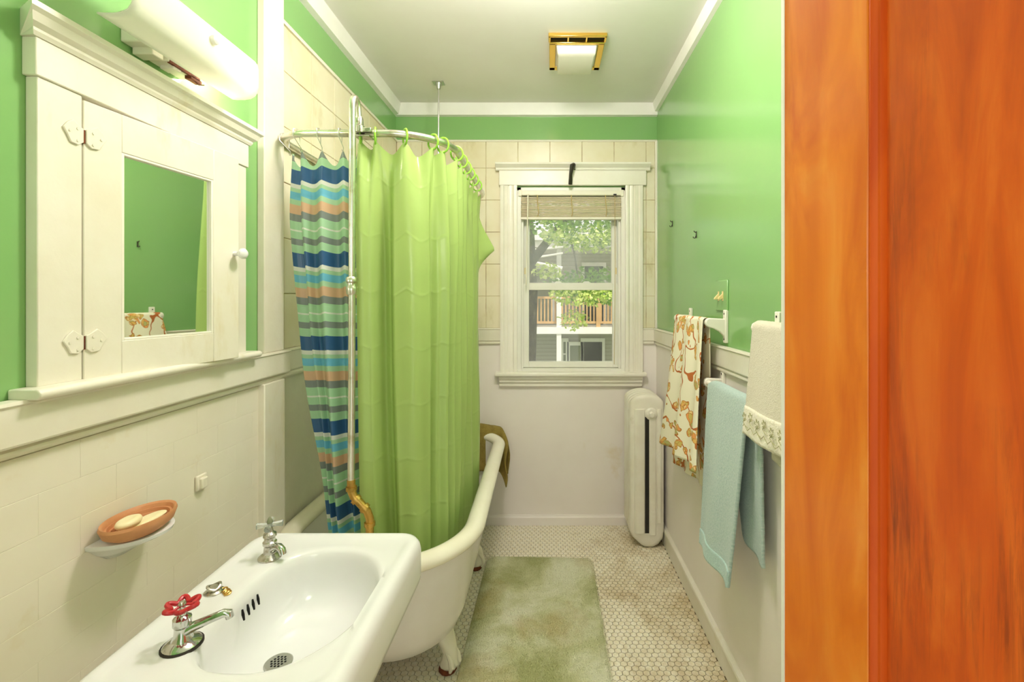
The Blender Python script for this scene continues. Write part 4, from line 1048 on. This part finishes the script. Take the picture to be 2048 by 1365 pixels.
# ------------------------------------------------------------------ bath mat
bm_ = thing('bath_mat', 'worn green shag bath mat on the hexagon tile floor', 'bath mat', (-.04, 2.0, 0))
mpts = rrect(-.322, .232, 1.42, 2.478, .055, 12)
def mring(i, z):
    return [(x+(-.006 if y < 1.7 else 0)+.004*math.sin(y*14+x*9), y+.004*math.sin(x*17)-(x*.03 if y > 2 else 0), z) for x, y in rrect(-.322+i, .232-i, 1.42+i, 2.478-i, max(.055-i*.5, .01), 12)]
MB().loft([mring(.002, .0008), mring(0, .006), mring(.004, .011), mring(.012, .0135), mring(.04, .014), mring(.12, .0142)]).build('mat_base', 'mat_pile', bm_, smooth=True)
mb = MB()
for k in range(42000):
    x, y = random.uniform(-.322, .232), random.uniform(1.5, 2.478)
    ex = min(x+.322, .232-x); ey = 2.478-y
    if ex < .05 and ey < .05 and (.05-ex)**2+(.05-ey)**2 > .052**2: continue
    y2 = y-(x*.03 if y > 2 else 0)
    a = random.uniform(0, 2*PI); l = random.uniform(.003, .0075); h = random.uniform(.004, .0085); w_ = .0011
    z = .0125 if min(ex, ey) > .006 else .008
    dx, dy = math.cos(a), math.sin(a)
    mb.add([(x-dy*w_, y2+dx*w_, z), (x+dy*w_, y2-dx*w_, z), (x+dx*l, y2+dy*l, z+h)], [(0, 1, 2)])
o = mb.build('pile', 'mat_pile', bm_); o['kind'] = 'stuff'

# ------------------------------------------------------------------ wooden door standing open
dr_ = bpy.data.objects.new('door_1', None); C.objects.link(dr_); struct(dr_, 'orange stained wooden panel door standing open')
free = Vector((.330, .660)); hinge = Vector((.600, -.050)); DWD = (hinge-free).length
ang = math.atan2((hinge-free).y, (hinge-free).x)
dr_.location = (free.x, free.y, .008); dr_.rotation_euler = (0, 0, ang)
def dpart(mb, name, mat, **kw):
    o = mb.build(name, mat, None, **kw); o.parent = dr_; return o
# local: +x runs from the free edge to the hinge, the face towards the camera is -y
T = .035; ST = .120; DH = 2.03
dpart(box(0.0, ST, 0, T, 0, DH), 'stile', 'wood_stile', bevel=.002)
dpart(box(DWD-ST, DWD, 0, T, 0, DH), 'stile', 'wood_stile', bevel=.002)
dpart(box(ST, DWD-ST, 0, T, 0, .24), 'bottom_rail', 'wood_stile', bevel=.001)
dpart(box(ST, DWD-ST, 0, T, DH-.12, DH), 'top_rail', 'wood_stile', bevel=.001)
dpart(box(ST-.005, DWD-ST+.005, .013, T-.013, .235, DH-.115), 'panel', 'wood_door')
for (a, b_, s_) in ((ST, ST+.013, 1), (DWD-ST-.013, DWD-ST, -1)):
    q = [(a, .014), (a, .001), (a+.002, .0005), (a+.004, .004), (a+.007, .006), (a+.010, .006), (a+.012, .009), (a+.013, .014)]
    if s_ < 0: q = [(a+b_-p[0], p[1]) for p in q]
    dpart(MB().prism(q, 'z', .24, DH-.12), 'panel_bead', 'wood_bead', smooth=True, angle=30)
dpart(MB().box(-.0025, .0, -.001, T, 0, DH).box(-.0025, .0024, -.0016, .0004, 0, DH), 'painted_edge', 'door_white_paint')
dpart(MB().box(-.0015, DWD, T, T+.002, 0, DH), 'painted_back', 'door_white_paint')

# ------------------------------------------------------------------ outside
gr = box(-14, 16, YB+.25, 30, -2.7, -2.5).build('ground', 'grass'); struct(gr, 'shaded lawn below the window')
tree = thing('shade_tree', 'large leafy shade tree outside the window', 'tree', (-.40, 8.2, -2.5))
MB().tube([(-.50, 8.2, -2.5), (-.45, 8.2, -1.6), (-.42, 8.2, -.4), (-.36, 8.2, .6), (-.36, 8.2, 1.5), (-.45, 8.2, 2.6), (-.6, 8.3, 4.2), (-.5, 8.3, 5.5)], [.30, .22, .165, .15, .17, .20, .16, .10], 16).build('trunk', 'bark', tree, smooth=True)
for pth, r in (([(-.40, 8.2, 1.9), (.25, 8.0, 2.7), (1.1, 7.7, 3.0), (2.4, 7.4, 2.9)], [.09, .06, .04, .015]), ([(-.45, 8.2, 2.5), (-1.3, 8.0, 3.3), (-2.6, 7.8, 3.5)], [.09, .05, .02]), ([(.25, 8.0, 2.7), (.42, 7.8, 2.2), (.50, 7.7, 1.6), (.46, 7.6, 1.05)], [.03, .016, .010, .005])):
    MB().tube(pth, r, 8).build('branch', 'bark', tree, smooth=True)
rnd = random.Random(21)
def leaf_cloud(blobs):
    mb = MB()
    for (cx, cy, cz, rx, ry, rz_, n, s_) in blobs:
        for _ in range(n):
            while True:
                a, b_, c_ = rnd.uniform(-1, 1), rnd.uniform(-1, 1), rnd.uniform(-1, 1)
                if a*a+b_*b_+c_*c_ < 1: break
            p = Vector((cx+a*rx, cy+b_*ry, cz+c_*rz_))
            d = Vector((rnd.gauss(0, 1), rnd.gauss(0, 1), rnd.gauss(-.4, .7))).normalized()
            up = Vector((rnd.gauss(0, .6), rnd.gauss(-.3, .6), 1)).normalized(); sd_ = d.cross(up)
            if sd_.length < .1: continue
            sd_.normalize(); l = s_*rnd.uniform(.7, 1.3)
            nrm = sd_.cross(d)
            mb.add([p, p+d*l*.5+sd_*l*.42+nrm*l*.08, p+d*l, p+d*l*.5-sd_*l*.42+nrm*l*.08], [(0, 1, 2), (0, 2, 3)])
    return mb
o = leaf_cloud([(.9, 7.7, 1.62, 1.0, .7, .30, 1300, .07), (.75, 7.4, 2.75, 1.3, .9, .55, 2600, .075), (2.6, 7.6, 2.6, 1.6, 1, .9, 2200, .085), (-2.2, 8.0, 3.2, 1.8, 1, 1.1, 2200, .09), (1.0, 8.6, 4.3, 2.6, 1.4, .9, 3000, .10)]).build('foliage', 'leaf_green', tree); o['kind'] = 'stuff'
o = leaf_cloud([(.40, 7.4, 1.06, .24, .2, .17, 170, .06), (.55, 7.2, 1.45, .55, .4, .17, 620, .06), (.62, 7.0, 2.28, .70, .4, .22, 520, .065), (-.02, 7.2, 1.82, .24, .2, .14, 90, .075), (.1, 7.2, 2.45, .25, .3, .25, 140, .065)]).build('sun_tinted_foliage', 'leaf_sun_tint', tree); o['kind'] = 'stuff'

nh = thing('neighbor_house', 'grey clapboard house with two-storey white porch across the yard', 'house', (1.0, 15.5, -2.5))
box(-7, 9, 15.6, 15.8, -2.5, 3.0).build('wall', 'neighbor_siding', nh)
box(-7, 9, 13.9, 15.6, .36, .56).build('porch_deck', 'neighbor_white', nh)
box(-7, 9, 13.7, 15.9, 2.90, 3.10).build('porch_roof_fascia', 'neighbor_white', nh)
MB().prism([(13.6, 3.10), (16.5, 3.10), (16.5, 3.9)], 'x', -7.2, 9.2).build('roof', 'neighbor_roof', nh)
for xx in (-3.2, .31, 3.6, 6.6): box(xx-.07, xx+.07, 13.92, 14.06, -2.5, 2.9).build('porch_post', 'neighbor_white', nh)
for z in (.66, 1.40): box(-7, 9, 13.97, 14.03, z, z+.07).build('rail', 'neighbor_tan', nh)
for xx in (-1.4, 1.48, 2.6): box(xx-.06, xx+.06, 13.95, 14.05, .56, 1.52).build('rail_post', 'neighbor_tan', nh)
bal = None
for k in range(46):
    xx = -1.9+.105*k
    if bal is None: o = box(-.02, .02, -.018, .018, 0, .74).build('baluster', 'neighbor_tan', nh); bal = o.data
    else: o = bpy.data.objects.new('baluster', bal); C.objects.link(o); attach(o, nh)
    o.location = (xx, 14.0, .70)
box(-6, 8, 15.57, 15.62, .60, 2.88).build('upper_wall_siding', 'neighbor_siding', nh)  # second layer of siding on the upper wall, same colour
def nwin(x0, x1, z0, z1, name, fr, inner):
    f_ = MB().box(x0, x0+.09, 15.50, 15.6, z0, z1).box(x1-.09, x1, 15.50, 15.6, z0, z1).box(x0+.09, x1-.09, 15.50, 15.6, z1-.12, z1).build(name, fr, nh)
    box(x0+.09, x1-.09, 15.55, 15.6, z0, z1-.12).build('pane' if 'window' in name else 'door_leaf', inner, f_)
    return f_
f_ = nwin(.40, .66, -1.2, .10, 'window', 'neighbor_white', 'neighbor_door'); box(.49, .57, 15.53, 15.57, -.45, -.40).build('meeting_rail', 'neighbor_white', f_)
nwin(.62, 1.16, -2.5, -.02, 'screen_door', 'neighbor_white', 'neighbor_door')
nwin(1.06, 1.86, -2.5, .10, 'doorway', 'neighbor_white', 'neighbor_dark')
nwin(-.9, .2, .6, 2.5, 'window', 'neighbor_white', 'neighbor_door'); nwin(1.1, 1.9, .56, 2.6, 'doorway', 'neighbor_white', 'neighbor_dark')
for a, b_, r in (((-.75, 13.62, 2.78), (.42, 13.62, 2.90), .035), ((-.72, 13.62, 2.50), (.40, 13.62, 2.28), .055), ((-.27, 13.62, 2.92), (-.45, 13.62, 1.95), .035), ((-.62, 13.62, 2.92), (-.62, 13.62, 1.95), .04), ((-.35, 13.62, 2.60), (.42, 13.62, 2.72), .03)):
    MB().tube([a, b_], r, 6).build('slanted_bar', 'neighbor_white', nh)  # plain white slanted bars across the upper porch front
